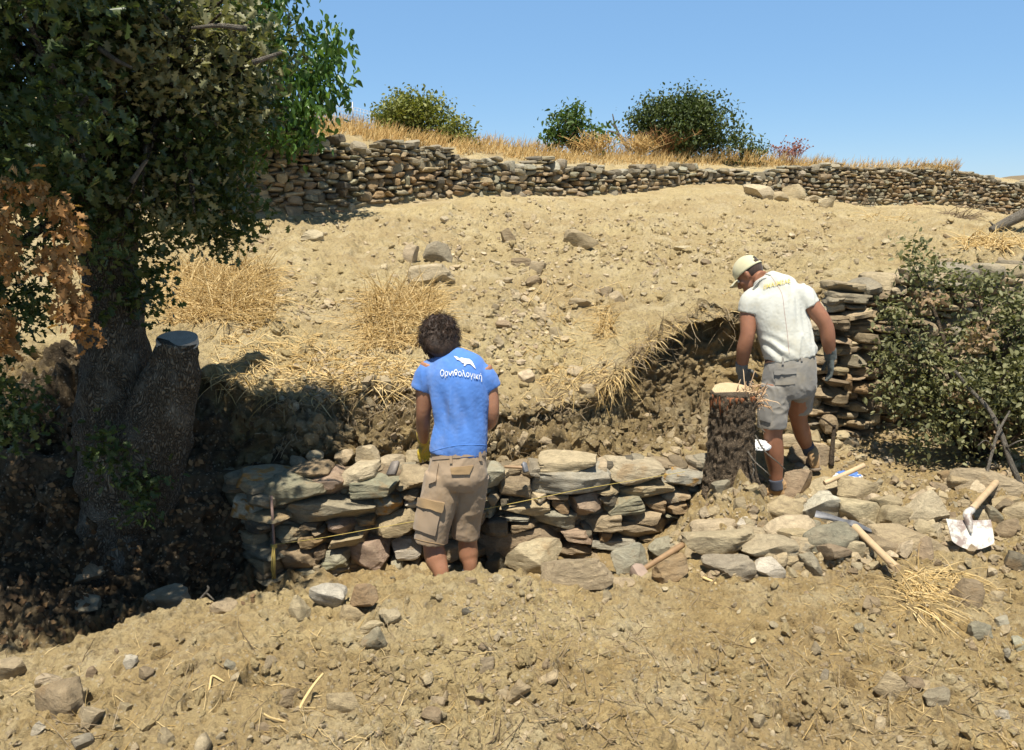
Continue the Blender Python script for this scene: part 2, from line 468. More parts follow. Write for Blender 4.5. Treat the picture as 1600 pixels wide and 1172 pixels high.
def build_ground():
    ctl = [None if isinstance(r, str) else row_pts(r) for r, n in ROWS]
    names = [r for r, n in ROWS]
    im = names.index('mid'); G, H = ctl[im-1], ctl[im+2]
    u = np.interp(PXC, [380, 430, 620, 660, 900, 980, 1120, 1180], [0, .04, .05, .0, .05, .23, .21, 0])[:, None]
    right = np.interp(PXC, [1230, 1300], [0, 1])[:, None]
    cav = np.interp(PXC, [900, 980, 1150, 1200], [0, 1, 1, 0])[:, None]
    mid = G + (H-G)*np.array([.38, .38, .5])*(1-cav) + (H-G)*np.array([.95, .95, .3])*cav; mid = mid*(1-right) + (G+(H-G)*np.array([.5, .5, .5]))*right
    und = H + np.array([0, 1., 0])*u + np.array([0, -.05, -.07]) + np.array([0, .02, -.06])*cav
    ctl[im], ctl[im+1] = mid, und
    rows = []; zone = []
    for k in range(len(ctl)-1):
        n = ROWS[k][1]
        for t in np.linspace(0, 1, n, endpoint=False):
            rows.append(ctl[k]*(1-t)+ctl[k+1]*t); zone.append(k+t)
    rows.append(ctl[-1]); zone.append(len(ctl)-1.0)
    P = np.array(rows); zone = np.array(zone)
    vis = slice(15, len(P)-12)
    P[vis] = gsm(P, 2.6)[vis]
    Z = np.repeat(zone[:, None], P.shape[1], 1)
    # normals of the smooth sheet
    dx = np.gradient(P, axis=1); dy = np.gradient(P, axis=0)
    N = np.cross(dx, dy); N /= np.linalg.norm(N, axis=-1, keepdims=True)+1e-9
    N = gsm(gsm(N, 3, 0), 3, 1); N /= np.linalg.norm(N, axis=-1, keepdims=True)+1e-9
    def band(a, b, s=.4): return np.clip((Z-a)/s, 0, 1)*np.clip((b-Z)/s, 0, 1)
    bank = band(7.0, 10.15, .3) * np.interp(PXC, [1270, 1330], [1, 0])[None]
    slope = band(10.0, 13.0, .3)
    fore = band(1.2, 6.0, .5)
    # warped plan coordinates for lumps
    Wp = P + .02*np.stack([vnoise(P*14, 40), vnoise(P*14, 41), vnoise(P*14, 42)], -1) + .009*np.stack([vnoise(P*48, 43), vnoise(P*48, 44), vnoise(P*48, 45)], -1)
    Qb = np.stack([Wp[..., 0], Wp[..., 2]*1.0+Wp[..., 1]*.4, P[..., 1]*0], -1)
    Q = np.stack([Wp[..., 0], Wp[..., 1]+Wp[..., 2]*.6, P[..., 1]*0], -1)
    big = fbm(P*1.6, 3, 1); med = fbm(P*6.5, 3, 7); fin = fbm(P*24, 3, 13)
    rid = 1-np.abs(fbm(P*np.array([9, 9, 6.]), 3, 21))
    d = fore*(.065*big + (.022*med) + .018*fin + .025*np.clip(rid-.55, 0, 1)) + slope*(.05*big*np.clip((14-Z)/2, 0, 1)+.036*med+.014*fin+.05*fbm(P*np.array([5, .8, 1.]), 3, 55))
    patch = np.clip(.5+1.3*fbm(P*1.9, 3, 60), 0, 1)
    patch2 = np.clip(.45+1.5*fbm(P*2.7, 3, 66), 0, 1)
    c1, c2, c3, c4 = clods(Q, .15, 70, .45, .35), clods(Q, .065, 71, .55, .6), clods(Q, .03, 72, .55, .75), clods(Q, .3, 73, .4, .3)
    d = d + fore*(.6*c1*patch + .9*c2*patch2 + 1.0*c3*patch)
    d = d + slope*(.5*c4*patch2 + .8*c1*patch + 1.0*c2*patch2 + .9*c3)
    dirb = clods(Qb, .13, 80, .6, .8); dirc = clods(Qb, .055, 81, .6, .8); dird = clods(Qb, .3, 82, .55, .7)
    d = d + bank*(.12*big+.10*med+.04*fin + .5*dird*.6 + .75*dirb + .9*dirc + .05*np.clip(rid, 0, 1)**2 - .05)
    d = d + band(4.6, 7.0)*(.02*med+.01*fin+.5*c2)
    d = d + band(13.5, 16, .5)*(.04*fbm(P*2, 3, 91)+.03*med)
    hol = clods(Q+5.1, .11, 75, .5, .35)+.8*clods(Q+2.3, .05, 76, .5, .4)
    d = d - (fore*1.5+slope*1.1)*hol + band(4.9, 7.1)*np.interp(PXC, [380, 460], [1, 0])[None]*(.05*med+.03*fin+.7*dirb+.8*dirc+.3*dird)
    P = P + N*d[..., None]
    P[..., 2] += .34*np.exp(-((P[..., 0]-1.40)/.25)**2-((P[..., 1]-5.22)/.32)**2)*(1+.35*med)
    fresh = np.clip(bank*.95 + fore*(.55+.55*big+np.interp(PXC, [750, 1100], [0, .35])[None]) + band(4.3, 7.2)*.9 + .25*slope*np.clip(med, 0, 1), 0, 1)
    damp = .42*bank*np.clip(.8+med, .3, 1.2); ds_mask = damp + np.clip(1.25*(1-np.sqrt(((P[..., 0]+2.75)/1.45)**2+((P[..., 1]-4.85)/1.15)**2))*2.2+.5*med, 0, 1)*np.clip((Z-5.0)/.3, 0, 1)*np.clip((10.3-Z)/.4, 0, 1)  # moist bank tone, plus shade painted into the soil around the oak
    ds_mask = np.clip(ds_mask, 0, 1)
    n0, n1 = P.shape[:2]
    i, j = np.meshgrid(np.arange(n0-1), np.arange(n1-1), indexing='ij')
    k = i*n1+j
    Fq = np.stack([k, k+1, k+n1+1, k+n1], -1).reshape(-1, 4)
    o = mesh_np('ground', P.reshape(-1, 3), Fq, M_soil, tint={'fresh': fresh.ravel(), 'damp_shade': ds_mask.ravel()})
    kind(o, 'structure')
    # coarser copy for placing things on it
    Pc = P[::2, ::3]; a, b = Pc.shape[:2]
    i, j = np.meshgrid(np.arange(a-1), np.arange(b-1), indexing='ij'); k = i*b+j
    Fc = np.stack([k, k+1, k+b+1, k+b], -1).reshape(-1, 4)
    return BVHTree.FromPolygons(Pc.reshape(-1, 3).tolist(), Fc.tolist()), P, N, Z
GBVH, GP, GN, GZ = build_ground()
EYEV = Vector((0, 0, EYE))

def hit(px, py):
    """Where the ground lies at photo position (px, py): point, normal."""
    d = (A(px, py, 1.0) - EYEV).normalized()
    h = GBVH.ray_cast(EYEV, d)
    if h[0] is None: return A(px, py, 20), Vector((0, 0, 1))
    n = h[1]
    return h[0], (n if n.dot(d) < 0 else -n)
def drop(x, y, z=6.0):
    h = GBVH.ray_cast(Vector((x, y, z)), Vector((0, 0, -1)))
    return (h[0], h[1] if h[1].z > 0 else -h[1]) if h[0] is not None else (Vector((x, y, 0)), Vector((0, 0, 1)))

# ------------------------------------------------------------------ dry stone walls
def orange(V, tint, seed, col=(.40, .21, .05), thr=.32, c=None, r=.07):
    """Lichen: a patch with its own outline on one stone."""
    T = np.tile(np.asarray(tint, np.float32), (len(V), 1))
    m = fbm(V*22+seed, 3, seed) > thr
    if c is not None: m &= np.linalg.norm(V-np.asarray(c), axis=1) < r*(1+.5*vnoise(V*30, 3))
    T[m] = np.asarray(col)*RNG.uniform(.8, 1.2, (int(m.sum()), 1))
    return T

def rot_y(V, deg):
    a = math.radians(deg); R = rot_xyz(0, a, 0); return V @ R.T

front_wall = thing('dry_stone_wall', 'low dry stone wall being rebuilt behind the man in the blue shirt', 'stone wall', tuple(A(700, 900, 5.12)))
def face_Y(px): return np.interp(px, [330, 425, 1100], [5.2, 4.97, 5.34])
R5 = lambda x, y: (340+x/3.81, 660+y/3.81)
R6 = lambda x, y: (720+x/3.81, 660+y/3.81)
FW = [  # region, x0, y0, x1, y1 in an enlarged view; colour; turn; how proud; seed
 (5,50,325,300,400,'B',-4,.0),(5,130,262,440,350,'s',-3,-.05),(5,190,305,655,470,'g',-7,.05),(5,440,238,685,325,'b',-9,-.04),(5,595,283,775,415,'p',-4,.02),
 (5,750,248,950,342,'T',-5,.0),(5,805,308,1092,415,'g',-4,.04),(5,1070,265,1262,375,'t',2,.03),(5,130,405,335,560,'w',14,.03),(5,350,430,940,575,'s',-5,.05),
 (5,950,402,1112,525,'s',-6,.03),(5,1090,378,1200,438,'b',0,.0),(5,1120,435,1215,482,'w',0,.0),(5,345,590,562,672,'g',0,.02),(5,500,552,640,600,'d',0,0),
 (5,572,592,660,642,'b',0,.0),(5,655,550,830,650,'p',-10,.03),(5,835,535,950,592,'b',-3,.0),(5,835,590,920,642,'t',10,.0),(5,920,508,1230,670,'t',-13,.05),
 (5,508,640,668,706,'o',-4,.02),(5,688,640,892,720,'t',-6,.03),(5,352,668,448,722,'b',0,.0),(5,358,708,610,850,'b',-9,.04),(5,603,698,668,772,'B',0,.0),
 (5,636,730,797,796,'G',-5,.02),(5,645,782,790,846,'g',-8,.02),(5,690,808,805,864,'s',-3,.0),(5,798,678,1032,880,'p',-5,.05),(5,1028,668,1215,782,'w',-3,.02),
 (5,1032,780,1142,862,'G',0,.02),(5,1140,780,1218,828,'b',0,.0),(5,365,820,690,972,'s',-6,.05),(5,693,857,810,924,'t',-8,.02),(5,806,852,1195,962,'t',-9,.06),
 (5,610,922,865,1040,'b',-3,.05),(5,395,975,560,1050,'B',0,.0),(5,572,798,655,830,'t',0,.0),(5,690,1000,1000,1075,'B',0,-.02),
 (5,1190,500,1420,600,'b',-4,0),(5,1210,600,1400,690,'s',0,0),(5,1200,690,1500,790,'b',-3,0),(5,1210,800,1420,900,'s',0,0),(5,1400,480,1600,590,'b',3,0),(5,1400,700,1620,800,'B',2,0),(5,1260,390,1420,490,'t',0,0),(5,1420,380,1570,470,'b',0,0),
 (6,160,250,268,360,'G',0,.02),(6,222,300,412,430,'b',-3,.03),(6,245,258,298,322,'t',0,-.05),(6,395,232,492,295,'s',0,-.04),(6,468,187,806,290,'T',-5,.0),
 (6,393,268,878,395,'G',-3,.06),(6,800,222,868,278,'T',0,-.05),(6,858,228,1188,347,'T',2,.03),(6,1178,262,1432,362,'G',4,.03),
 (6,812,357,938,402,'t',-5,.02),(6,408,398,522,446,'T',0,.02),(6,518,378,642,422,'b',3,.0),(6,942,345,1254,416,'t',-6,.05),(6,640,402,836,536,'p',-3,.05),
 (6,812,392,938,472,'d',-14,.0),(6,543,430,644,502,'o',0,.0),(6,168,398,242,462,'b',0,.02),(6,238,420,292,462,'d',0,.0),(6,213,436,528,530,'t',-3,.03),
 (6,842,420,1082,517,'g',-8,.04),(6,1072,424,1207,502,'o',5,.03),(6,1192,385,1353,453,'T',-3,.03),(6,1194,446,1347,508,'o',-3,.04),(6,132,450,212,526,'g',0,.01),
 (6,440,497,684,606,'g',5,.04),(6,952,493,1192,588,'t',-9,.03),(6,1188,507,1292,541,'g',3,.0),(6,738,523,952,616,'t',-6,.05),(6,258,524,412,560,'G',0,.03),
 (6,288,560,452,628,'b',2,.03),(6,108,540,284,642,'d',-3,.02),(6,700,565,782,652,'d',30,.0),(6,912,550,1224,656,'b',-4,.04),(6,1038,640,1184,686,'b',4,.02),
 (6,1104,690,1192,726,'o',0,.0),(6,588,610,784,696,'p',3,.04),(6,818,610,908,672,'o',0,.01),(6,776,664,1054,742,'G',-3,.04),(6,583,690,778,746,'b',3,.03),
 (6,922,710,1052,756,'T',-8,.02),(6,106,618,594,772,'b',-5,.05),(6,588,740,920,802,'b',-2,.03),(6,908,706,1108,796,'T',-14,.05),(6,862,790,975,842,'t',0,.02),
]
def put_stone(parent, P, dims, seed, col, ry=0, rz=0, rx=0, n=9, cuts=7, name='stone', lichen=None, lo=.7, rough=.05, power=5.0, sharp=27):
    V, Fq = stone(dims, seed, n, cuts, rough, power, lo)
    V = V @ rot_xyz(rx, ry, rz).T
    t = np.tile(np.asarray(col, np.float32), (len(V), 1))
    if lichen: t = orange(V, col, seed, lichen)
    o = mesh_np(name, V, Fq, M_stone, parent, sharp=sharp, tint=t)
    o.location = Vector(P) - (parent.location if parent is not None else Vector((0, 0, 0)))
    return o
for k, (rg, x0, y0, x1, y1, c, ro, pr) in enumerate(FW):
    f = R5 if rg == 5 else R6
    (a, b), (c2, d2) = f(x0, y0), f(x1, y1)
    cx, cy = (a+c2)/2, (b+d2)/2
    Y = float(face_Y(cx)); dep = .30
    w, h = (c2-a)*Y/F_PX*1.13, (d2-b)*Y/F_PX*1.15
    P = A(cx, cy, Y+dep/2-.03-pr*.8); 
    lich = {(5,130):(.44,.23,.06),(5,950):(.40,.22,.06),(6,1178):(.42,.25,.08)}.get((rg, x0))
    put_stone(front_wall, P, (w, dep, h), 500+k, tintv(c), math.radians(-ro*-1), rnd.uniform(-.08, .02)-.03, 0, n=14 if w > .22 else 9, lichen=lich, cuts=10, lo=.76, power=10.0, rough=.05, sharp=24)
# the shaded return at its near end, and the packing seen in the joints
bag = Bag()
for k in range(46):
    u, zz = rnd.random(), rnd.uniform(.0, .62)
    P = A(425, 850, 4.98)*(1-u)+A(352, 850, 5.42)*u; P.z = zz
    V, Fq = stone((rnd.uniform(.16, .34), .22, rnd.uniform(.06, .12)), 900+k, 4, 6, .05, 5, .7)
    bag.add(V @ rot_xyz(0, rnd.uniform(-.08, .08), math.radians(140)).T + np.array(P), Fq, tintv(rnd.choice('bsdtg')))
for px in np.arange(432, 1096, 17):
    Y = float(face_Y(px))
    for zz in np.arange(.0, .64, .055):
        P = A(px+rnd.uniform(-8, 8), 800, Y+.17); P.z = zz+rnd.uniform(-.02, .02)
        V, Fq = stone((rnd.uniform(.08, .2), .2, rnd.uniform(.05, .10)), rnd.randrange(9999), 3, 5, .05, 4, .7)
        bag.add(V @ rot_xyz(0, rnd.uniform(-.2, .2), 0).T + np.array(P), Fq, tintv(rnd.choice('bsdBB')))
kind(bag.build('packing_stones', M_stone, front_wall, sharp=27), 'stuff')

def courses(path, zb, zt, hmin, hmax, wmin, wmax, depth, cols, seed, cap=None):
    """Lays irregular courses along a plan line; yields (centre, dims, yaw, tilt, colour)."""
    r = random.Random(seed)
    path = np.asarray(path, float)
    L = np.concatenate([[0], np.cumsum(np.linalg.norm(np.diff(path, axis=0), axis=1))])
    def Pt(s):
        x = np.interp(s, L, path[:, 0]); y = np.interp(s, L, path[:, 1])
        x2 = np.interp(s+.3, L, path[:, 0]); y2 = np.interp(s+.3, L, path[:, 1]); x1 = np.interp(s-.3, L, path[:, 0]); y1 = np.interp(s-.3, L, path[:, 1])
        return x, y, math.atan2(y2-y1, x2-x1)
    out = []; z = 0.0
    tot = max(np.interp(L, L, np.asarray(zt)-np.asarray(zb)))
    lvl = 0.0
    while lvl < tot:
        h = r.uniform(hmin, hmax); s = r.uniform(-.2, 0)
        while s < L[-1]:
            w = r.uniform(wmin, wmax) * (.7 + .6*r.random()); hh = h*r.uniform(.75, 1.15)
            if r.random() < .2: hh *= r.uniform(1.4, 2.1); w *= .85
            sm = s+w/2
            b, t = np.interp(sm, L, zb), np.interp(sm, L, zt)
            wav = .05*math.sin(sm*1.7+lvl*3)+.03*math.sin(sm*4.1+1+lvl)
            zc = b + lvl + h/2 + wav
            if zc < t-.02:
                x, y, a = Pt(sm)
                dep = depth*r.uniform(.85, 1.1); pr = r.uniform(-.03, .05)
                top = zc > t-.18
                if cap and top: hh *= r.uniform(.95, 1.35); w *= 1.1; c = r.choice(cap)
                else: c = r.choice(cols)
                nx, ny = math.sin(a), -math.cos(a)
                out.append(((x-nx*(dep/2-pr), y-ny*(dep/2-pr), zc), (w*1.06, dep, hh*1.08), a+r.uniform(-.12, .12), r.gauss(0, .09), tintv(c, r, .2)))
            s += w
        lvl += h
    return out

def sample_row(k, pxs): 
    r = row_pts(ROWS[k][0]); return np.stack([np.interp(pxs, PXC, r[:, i]) for i in range(3)], -1)
pxs = np.arange(-120, 1760, 20.0)
kb, kt = sample_row(13, pxs), sample_row(14, pxs)
upper = thing('dry_stone_wall', 'long dry stone terrace wall running along the top of the slope below the dry grass', 'stone wall', tuple(kb[len(kb)//2]))
bag = Bag(); cop = Bag()
fw = kb.copy(); fw[:, 1] -= .10
zt = kt[:, 2]+.06+.06*np.sin(pxs*.031)+.05*np.sin(pxs*.083)
for k, (P, dm, a, ti, c) in enumerate(courses(fw[:, :2], kb[:, 2]-.3, zt, .05, .105, .10, .28, .34, 'bbbttgssdogBt', 5, cap='ssGds')):
    V, Fq = stone(dm, 3000+k, 4 if P[1] < 16 else 3, 6, .06, 4.5, .66)
    (cop if P[2] > np.interp(P[0], fw[:, 0], zt)-.18 else bag).add(V @ rot_xyz(0, ti, a).T+np.array(P), Fq, c)
kind(bag.build('face_stones', M_stone, upper, sharp=26), 'stuff'); kind(cop.build('coping_stones', M_stone, upper, sharp=26), 'stuff')

pxs = np.array([1252, 1275, 1300, 1330, 1400, 1500, 1600, 1760.]); fy = np.array([6.85, 6.76, 6.72, 6.76, 6.92, 7.1, 7.25, 7.4])
base = at(pxs, np.full(8, 660), fy); zb = np.array([.5, .42, .38, .38, .42, .45, .5, .5])
zt = at(pxs, np.array([520, 478, 436, 432, 424, 416, 410, 405]), fy)[:, 2]
right_wall = thing('dry_stone_wall', 'rough dry stone wall with a stepped broken end, half hidden by the grey green shrub', 'stone wall', (base[3][0], base[3][1], .5))
lst = courses(base[:, :2], zb, zt, .05, .11, .12, .30, .42, 'tbbBbtobstb', 9, cap='sTGst')
lst.sort(key=lambda q: (q[0][0] > 3.35, -q[1][0]*q[1][2]))
bag = Bag()
for k, (P, dm, a, ti, c) in enumerate(lst):
    P = Vector(P); P.y -= max(0, 3.1-P.x)*rnd.uniform(0, .25)+rnd.uniform(-.03, .09)
    if k < 85: put_stone(right_wall, P, dm, 6000+k, c, ti, a, 0, n=6, cuts=7, lo=.66, rough=.07)
    else:
        V, Fq = stone(dm, 6000+k, 4, 6, .06, 4.5, .66); bag.add(V @ rot_xyz(0, ti, a).T+np.array(P), Fq, c)
kind(bag.build('packing_stones', M_stone, right_wall, sharp=40), 'stuff')

# ------------------------------------------------------------------ single rocks, each lying on the ground
R7 = lambda x, y: (1080+x/3.077, 660+y/3.077)
RA = lambda x, y: (x/2.714, 740+y/2.714)
RB = lambda x, y: (400+x/3.2, 860+y/3.2)
RD = lambda x, y: (1240+x/3.756, 860+y/3.756)
R0 = lambda x, y: (x, y)
ROCKS = [  # view, x0, y0, x1, y1, colour, turn, depth factor, label
 (R6,268,700,592,915,'T',-6,.7,'big rounded pale boulder by the calves of the man in blue'),
 (R6,455,800,908,1000,'t',-14,.5,'long layered boulder with wavy ridges, leaning on the rounded pale boulder'),
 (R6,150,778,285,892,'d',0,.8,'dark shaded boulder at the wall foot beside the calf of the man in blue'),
 (R6,905,738,1122,935,'G',-24,.5,'grey green slab leaning on the wall foot behind the sledgehammer'),
 (R6,1105,690,1335,800,'G',-14,.6,'pale green grey slab under the upper end of the brown hammer handle'),
 (R6,1118,790,1362,955,'o',-14,.8,'knobbly orange tan rock below the sledgehammer handle'),
 (R6,880,925,1032,985,'t',0,.8,'small tan slab wedged behind the sledgehammer head'),
 (R6,1300,190,1470,282,'t',-3,.8,'flat tan stone behind the wall end, next to the tall tree stump'),
 (R5,545,955,765,1090,'w',18,.7,'white grey angular block at the edge of the trench'),
 (R5,775,965,960,1110,'o',-10,.8,'rusty brown cube shaped block beside the white grey angular block'),
 (R5,425,200,545,275,'s',0,.8,'grey rounded stone on the wall top in half shade'),
 (R5,525,165,632,222,'s',-8,.8,'small grey stone against the bank above the shaded wall top'),
 (R5,700,165,810,250,'t',-30,.6,'thin tan stone tilted on its edge behind the wall top'),
 (R5,825,140,975,248,'T',6,.7,'tan angular block sitting on the wall backfill'),
 (R5,950,195,1120,270,'T',-3,.8,'pale stone behind the chisel on the wall top'),
 (R5,1115,165,1262,240,'t',-3,.8,'tan slab beside the yellow glove on the wall top'),
 (R7,-12,530,280,662,'T',-4,.6,'large flat topped tan slab at the left of the rock pile, below the stump'),
 (R7,72,655,292,748,'s',4,.6,'flat grey slab under the large flat topped tan slab'),
 (R7,15,482,205,562,'T',-4,.7,'sandy rock behind the large flat topped tan slab'),
 (R7,240,512,352,602,'T',6,.8,'pale upright stone between two slabs below the stump'),
 (R7,258,565,492,662,'T',-3,.7,'broad pale stone with a dark cracked right end'),
 (R7,348,472,584,580,'T',-6,.7,'wide tan rock in the middle of the pile left of the pickaxe'),
 (R7,428,522,584,618,'t',-3,.8,'blocky tan stone overhanging a dark gap'),
 (R7,312,668,432,748,'w',-4,.8,'white quartz stone at the front of the rock pile'),
 (R7,332,366,524,505,'t',22,.7,'large tan rock in front of the worn boot'),
 (R7,512,352,708,478,'w',3,.7,'rounded whitish grey rock behind the pickaxe tip'),
 (R7,562,278,732,370,'T',-7,.7,'flat topped rock below the short wooden handle'),
 (R7,718,282,865,402,'t',10,.7,'sloping tan slab behind the pile right of the flat topped rock'),
 (R7,698,388,905,515,'T',8,.6,'big pale block right behind the pickaxe head'),
 (R7,560,494,788,654,'g',-20,.6,'green grey ridged rock under the pickaxe head'),
 (R7,908,413,1055,528,'t',6,.7,'squarish rock with dark left face, in the middle of the right pile'),
 (R7,1028,368,1204,505,'T',-20,.6,'tilted tan slab leaning on the squarish rock'),
 (R7,896,518,1234,632,'t',7,.5,'long tan slab with a dark cut end, left of the shovel blade'),
 (R7,1248,234,1434,332,'t',4,.7,'broad brown rock beneath the shrub, above the shovel handle'),
 (R7,1128,490,1203,562,'T',0,.8,'small tan stone between the long slab and the shovel blade'),
 (R7,1358,425,1424,488,'t',0,.8,'small stone tucked behind the shovel socket'),
 (R7,448,232,560,384,'b',8,.7,'brown upright stone against the heel of the worn boot'),
 (R7,440,66,512,142,'T',0,.8,'pale block in the earth between the two legs of the man in white'),
 (R7,476,118,664,212,'b',5,.6,'brown slab behind the raised boot'),
 (R7,732,74,798,116,'d',8,.7,'dark flat stone alone on the earth near the shrub'),
 (R7,1158,300,1255,342,'b',10,.7,'flat brown stone in front of the broad brown rock'),
 (R7,1196,240,1268,290,'o',-8,.8,'small orange brown stone left of the broad brown rock'),
 (R7,196,468,312,538,'w',-14,.7,'pale wedge shaped stone at the foot of the tall stump'),
 (R7,868,358,1002,432,'t',-18,.6,'tan slab half buried behind the squarish rock'),
 (R7,638,618,712,664,'T',-14,.7,'small flat stone in front of the green grey ridged rock'),
 (R7,738,572,824,645,'T',4,.8,'pale stone under the middle of the pickaxe handle'),
 (R7,1512,634,1625,726,'d',14,.6,'dark grey slab sticking out of the soil by the right side of the heap'),
 (R7,1262,765,1378,895,'b',6,.9,'rounded brown stone beside the bundle of dry roots'),
 (R7,480,560,580,640,'t',6,.8,'tan stone in the gap beside the broad pale stone'),
 (R7,820,560,985,640,'b',12,.6,'brown slab under the pick end of the pickaxe'),
 (R7,1440,370,1560,420,'t',-12,.6,'flat tan stone to the right of the shovel handle'),
 (R7,1500,400,1640,480,'t',-24,.5,'layered tan slab tilted up at the far right of the pile'),
 (R7,100,280,180,345,'s',0,.8,'grey stone stuck in the earth at the root of the tall stump'),
 (R7,205,362,262,420,'t',0,.8,'small square stone in the earth under the tall stump'),
 (RA,128,862,405,1028,'b',-9,.7,'largest brown stone on the near soil heap, under the oak'),
 (RA,150,853,272,906,'T',-5,.7,'thin flat stone lying against the largest brown stone'),
 (RA,-30,785,118,908,'t',-14,.7,'tan stone cut by the left border of the photo'),
 (RA,672,680,805,762,'b',4,.8,'oval brown stone near the crest of the heap below the shaded trench'),
 (RA,320,985,422,1118,'T',24,.7,'pale ragged stone to the right of the largest brown stone'),
 (RA,528,768,588,828,'w',-10,.8,'small whitish stone on the crest beside the trench'),
 (RA,583,822,652,884,'b',5,.8,'brown stone just right of the small whitish stone'),
 (RA,138,1050,184,1112,'w',40,.8,'pale chip below the largest brown stone'),
 (RA,878,538,1002,602,'t',-6,.8,'sandy lump on the crest nearest to the wall corner'),
 (RA,365,818,418,868,'b',-12,.8,'small brown stone behind the largest brown stone'),
 (RA,28,563,208,700,'s',-12,.7,'grey block standing in the shaded trench under the oak'),
 (RA,205,552,365,655,'s',8,.7,'dull grey stone next to the grey block in the shaded trench'),
 (RA,100,628,352,785,'G',-24,.4,'long pale slab sloping in the shaded trench'),
 (RA,-20,688,155,765,'G',6,.6,'flat pale slab lying at the bottom of the shaded trench'),
 (RA,240,360,508,462,'b',2,.6,'brown rectangular block jutting from the shaded bank'),
 (RA,590,488,825,605,'s',-4,.7,'rounded grey boulder in the shaded trench'),
 (RA,278,515,425,602,'s',14,.7,'wedge shaped stone in the shade below the brown rectangular block'),
 (RB,158,245,278,352,'t',20,.8,'tan shard in front of the white grey angular block'),
 (RB,398,268,565,362,'t',4,.7,'flat tan stone below the rusty brown block'),
 (RB,603,292,742,364,'T',-9,.7,'pale slab half buried in the heap in front of the man in blue'),
 (RB,523,350,645,412,'T',0,.8,'sandy stone directly above the tilted light grey stone'),
 (RB,522,403,645,518,'s',-30,.7,'tilted light grey stone halfway down the near heap'),
 (RB,543,515,614,572,'T',-10,.8,'small pale cube shaped stone under the tilted light grey stone'),
 (RB,48,680,250,802,'b',-12,.7,'brown stone with a dark underside and a pale twig beside it'),
 (RB,1073,670,1158,792,'b',14,.8,'upright brown stone with a twig at its left'),
 (RB,1258,648,1358,790,'t',24,.7,'tall pale stone to the right of the upright brown stone'),
 (RB,1113,528,1195,618,'t',8,.8,'squarish tan stone higher up than the upright brown stone'),
 (RB,1188,398,1264,448,'T',10,.8,'oval tan stone high on the heap below the layered boulder'),
 (RB,1178,118,1240,172,'T',12,.8,'tan stone on the crest right of the legs of the man in blue'),
 (RB,1028,284,1104,316,'d',12,.8,'dark narrow stone high on the heap'),
 (RB,1433,550,1497,592,'b',8,.8,'small brown stone at the centre of the near soil, alone'),
 (RB,-20,858,105,922,'b',-10,.8,'brown stone at the bottom end of the pale twig'),
 (RB,355,700,535,838,'t',-8,.6,'broad earth coloured stone with a shadowed lower edge'),
 (RD,488,718,655,884,'t',34,.6,'slanting tan slab on the lower right soil'),
 (RD,735,818,950,908,'s',4,.7,'grey layered stone with a black shadow on the lower right soil'),
 (RD,628,738,772,824,'b',16,.6,'brown flat stone above the grey layered stone'),
 (RD,1182,388,1264,448,'G',-14,.8,'green grey pebble sized stone right of the dry roots'),
 (RD,1198,443,1288,504,'t',4,.8,'rounded tan stone just below the green grey one'),
 (RD,1178,926,1264,1004,'w',-12,.8,'knobbly whitish stone near the lower right corner'),
 (RD,1160,232,1258,308,'t',18,.7,'flat tan stone up the slope from the dry roots'),
 (RD,1008,418,1172,532,'g',22,.5,'greenish slab lying behind the dry roots'),
 (RD,388,272,508,342,'b',14,.7,'brown slab over a dark hollow in the soil'),
 (RD,438,338,508,388,'b',4,.8,'brown stone under the slab over the dark hollow'),
 (RD,1280,505,1365,600,'G',0,.7,'smooth grey stone cut by the right border of the photo'),
 (R0,638,415,710,449,'T',-4,.8,'pale flat slab lying on the bare slope above the straw'),
 (R0,663,380,708,416,'s',16,.5,'grey triangular slab standing behind the pale flat slab'),
 (R0,630,384,652,412,'T',10,.7,'small pale stone left of the grey triangular slab'),
 (R0,1163,289,1210,315,'T',4,.7,'large pale block at the foot of the upper wall'),
 (R0,1224,290,1262,314,'t',-6,.7,'tan block to the right of the large pale block, at the upper wall'),
 (R0,1278,311,1303,329,'T',-10,.8,'small pale block at the right end of the row at the upper wall foot'),
 (R0,1205,300,1230,318,'t',0,.8,'small stone between the two blocks at the upper wall'),
 (R0,1250,306,1290,320,'t',-4,.6,'flat slab under the tan block at the upper wall'),
 (R0,783,359,803,380,'b',-30,.8,'brown pointed stone alone on the middle of the slope'),
 (R0,882,363,932,390,'t',12,.6,'tan slab with a shadowed right end, in the middle of the slope'),
 (R0,799,404,832,417,'b',0,.7,'flat brown stone on top of the little cluster on the slope'),
 (R0,827,410,852,434,'t',8,.7,'tan stone to the right in the little cluster on the slope'),
 (R0,818,432,852,450,'b',0,.8,'brown stone at the bottom of the little cluster on the slope'),
 (R0,934,448,958,468,'b',12,.6,'thin brown slab above the grass tuft on the slope'),
 (R0,950,455,977,474,'t',0,.7,'tan stone next to the thin brown slab on the slope'),
 (R0,888,466,926,484,'t',0,.7,'smooth tan mound of a stone below the middle of the slope'),
 (R0,1053,384,1082,392,'T',0,.7,'thin pale sliver on the slope left of the cap'),
 (R0,1095,405,1110,416,'B',30,.7,'small dark shard on the slope nearest to the cap'),
 (R0,836,478,852,505,'t',-40,.6,'slanting tan stone on the lower slope'),
 (R0,858,510,878,530,'t',-18,.7,'tan stone with a dark edge on the lower slope'),
 (R0,905,600,930,618,'t',0,.8,'tan stone above the bank edge'),
 (R0,470,360,505,378,'T',0,.7,'pale patch of a stone on the left of the slope'),
 (R0,1485,735,1590,778,'t',3,.6,'tan slab behind the shovel handle under the shrub'),
]
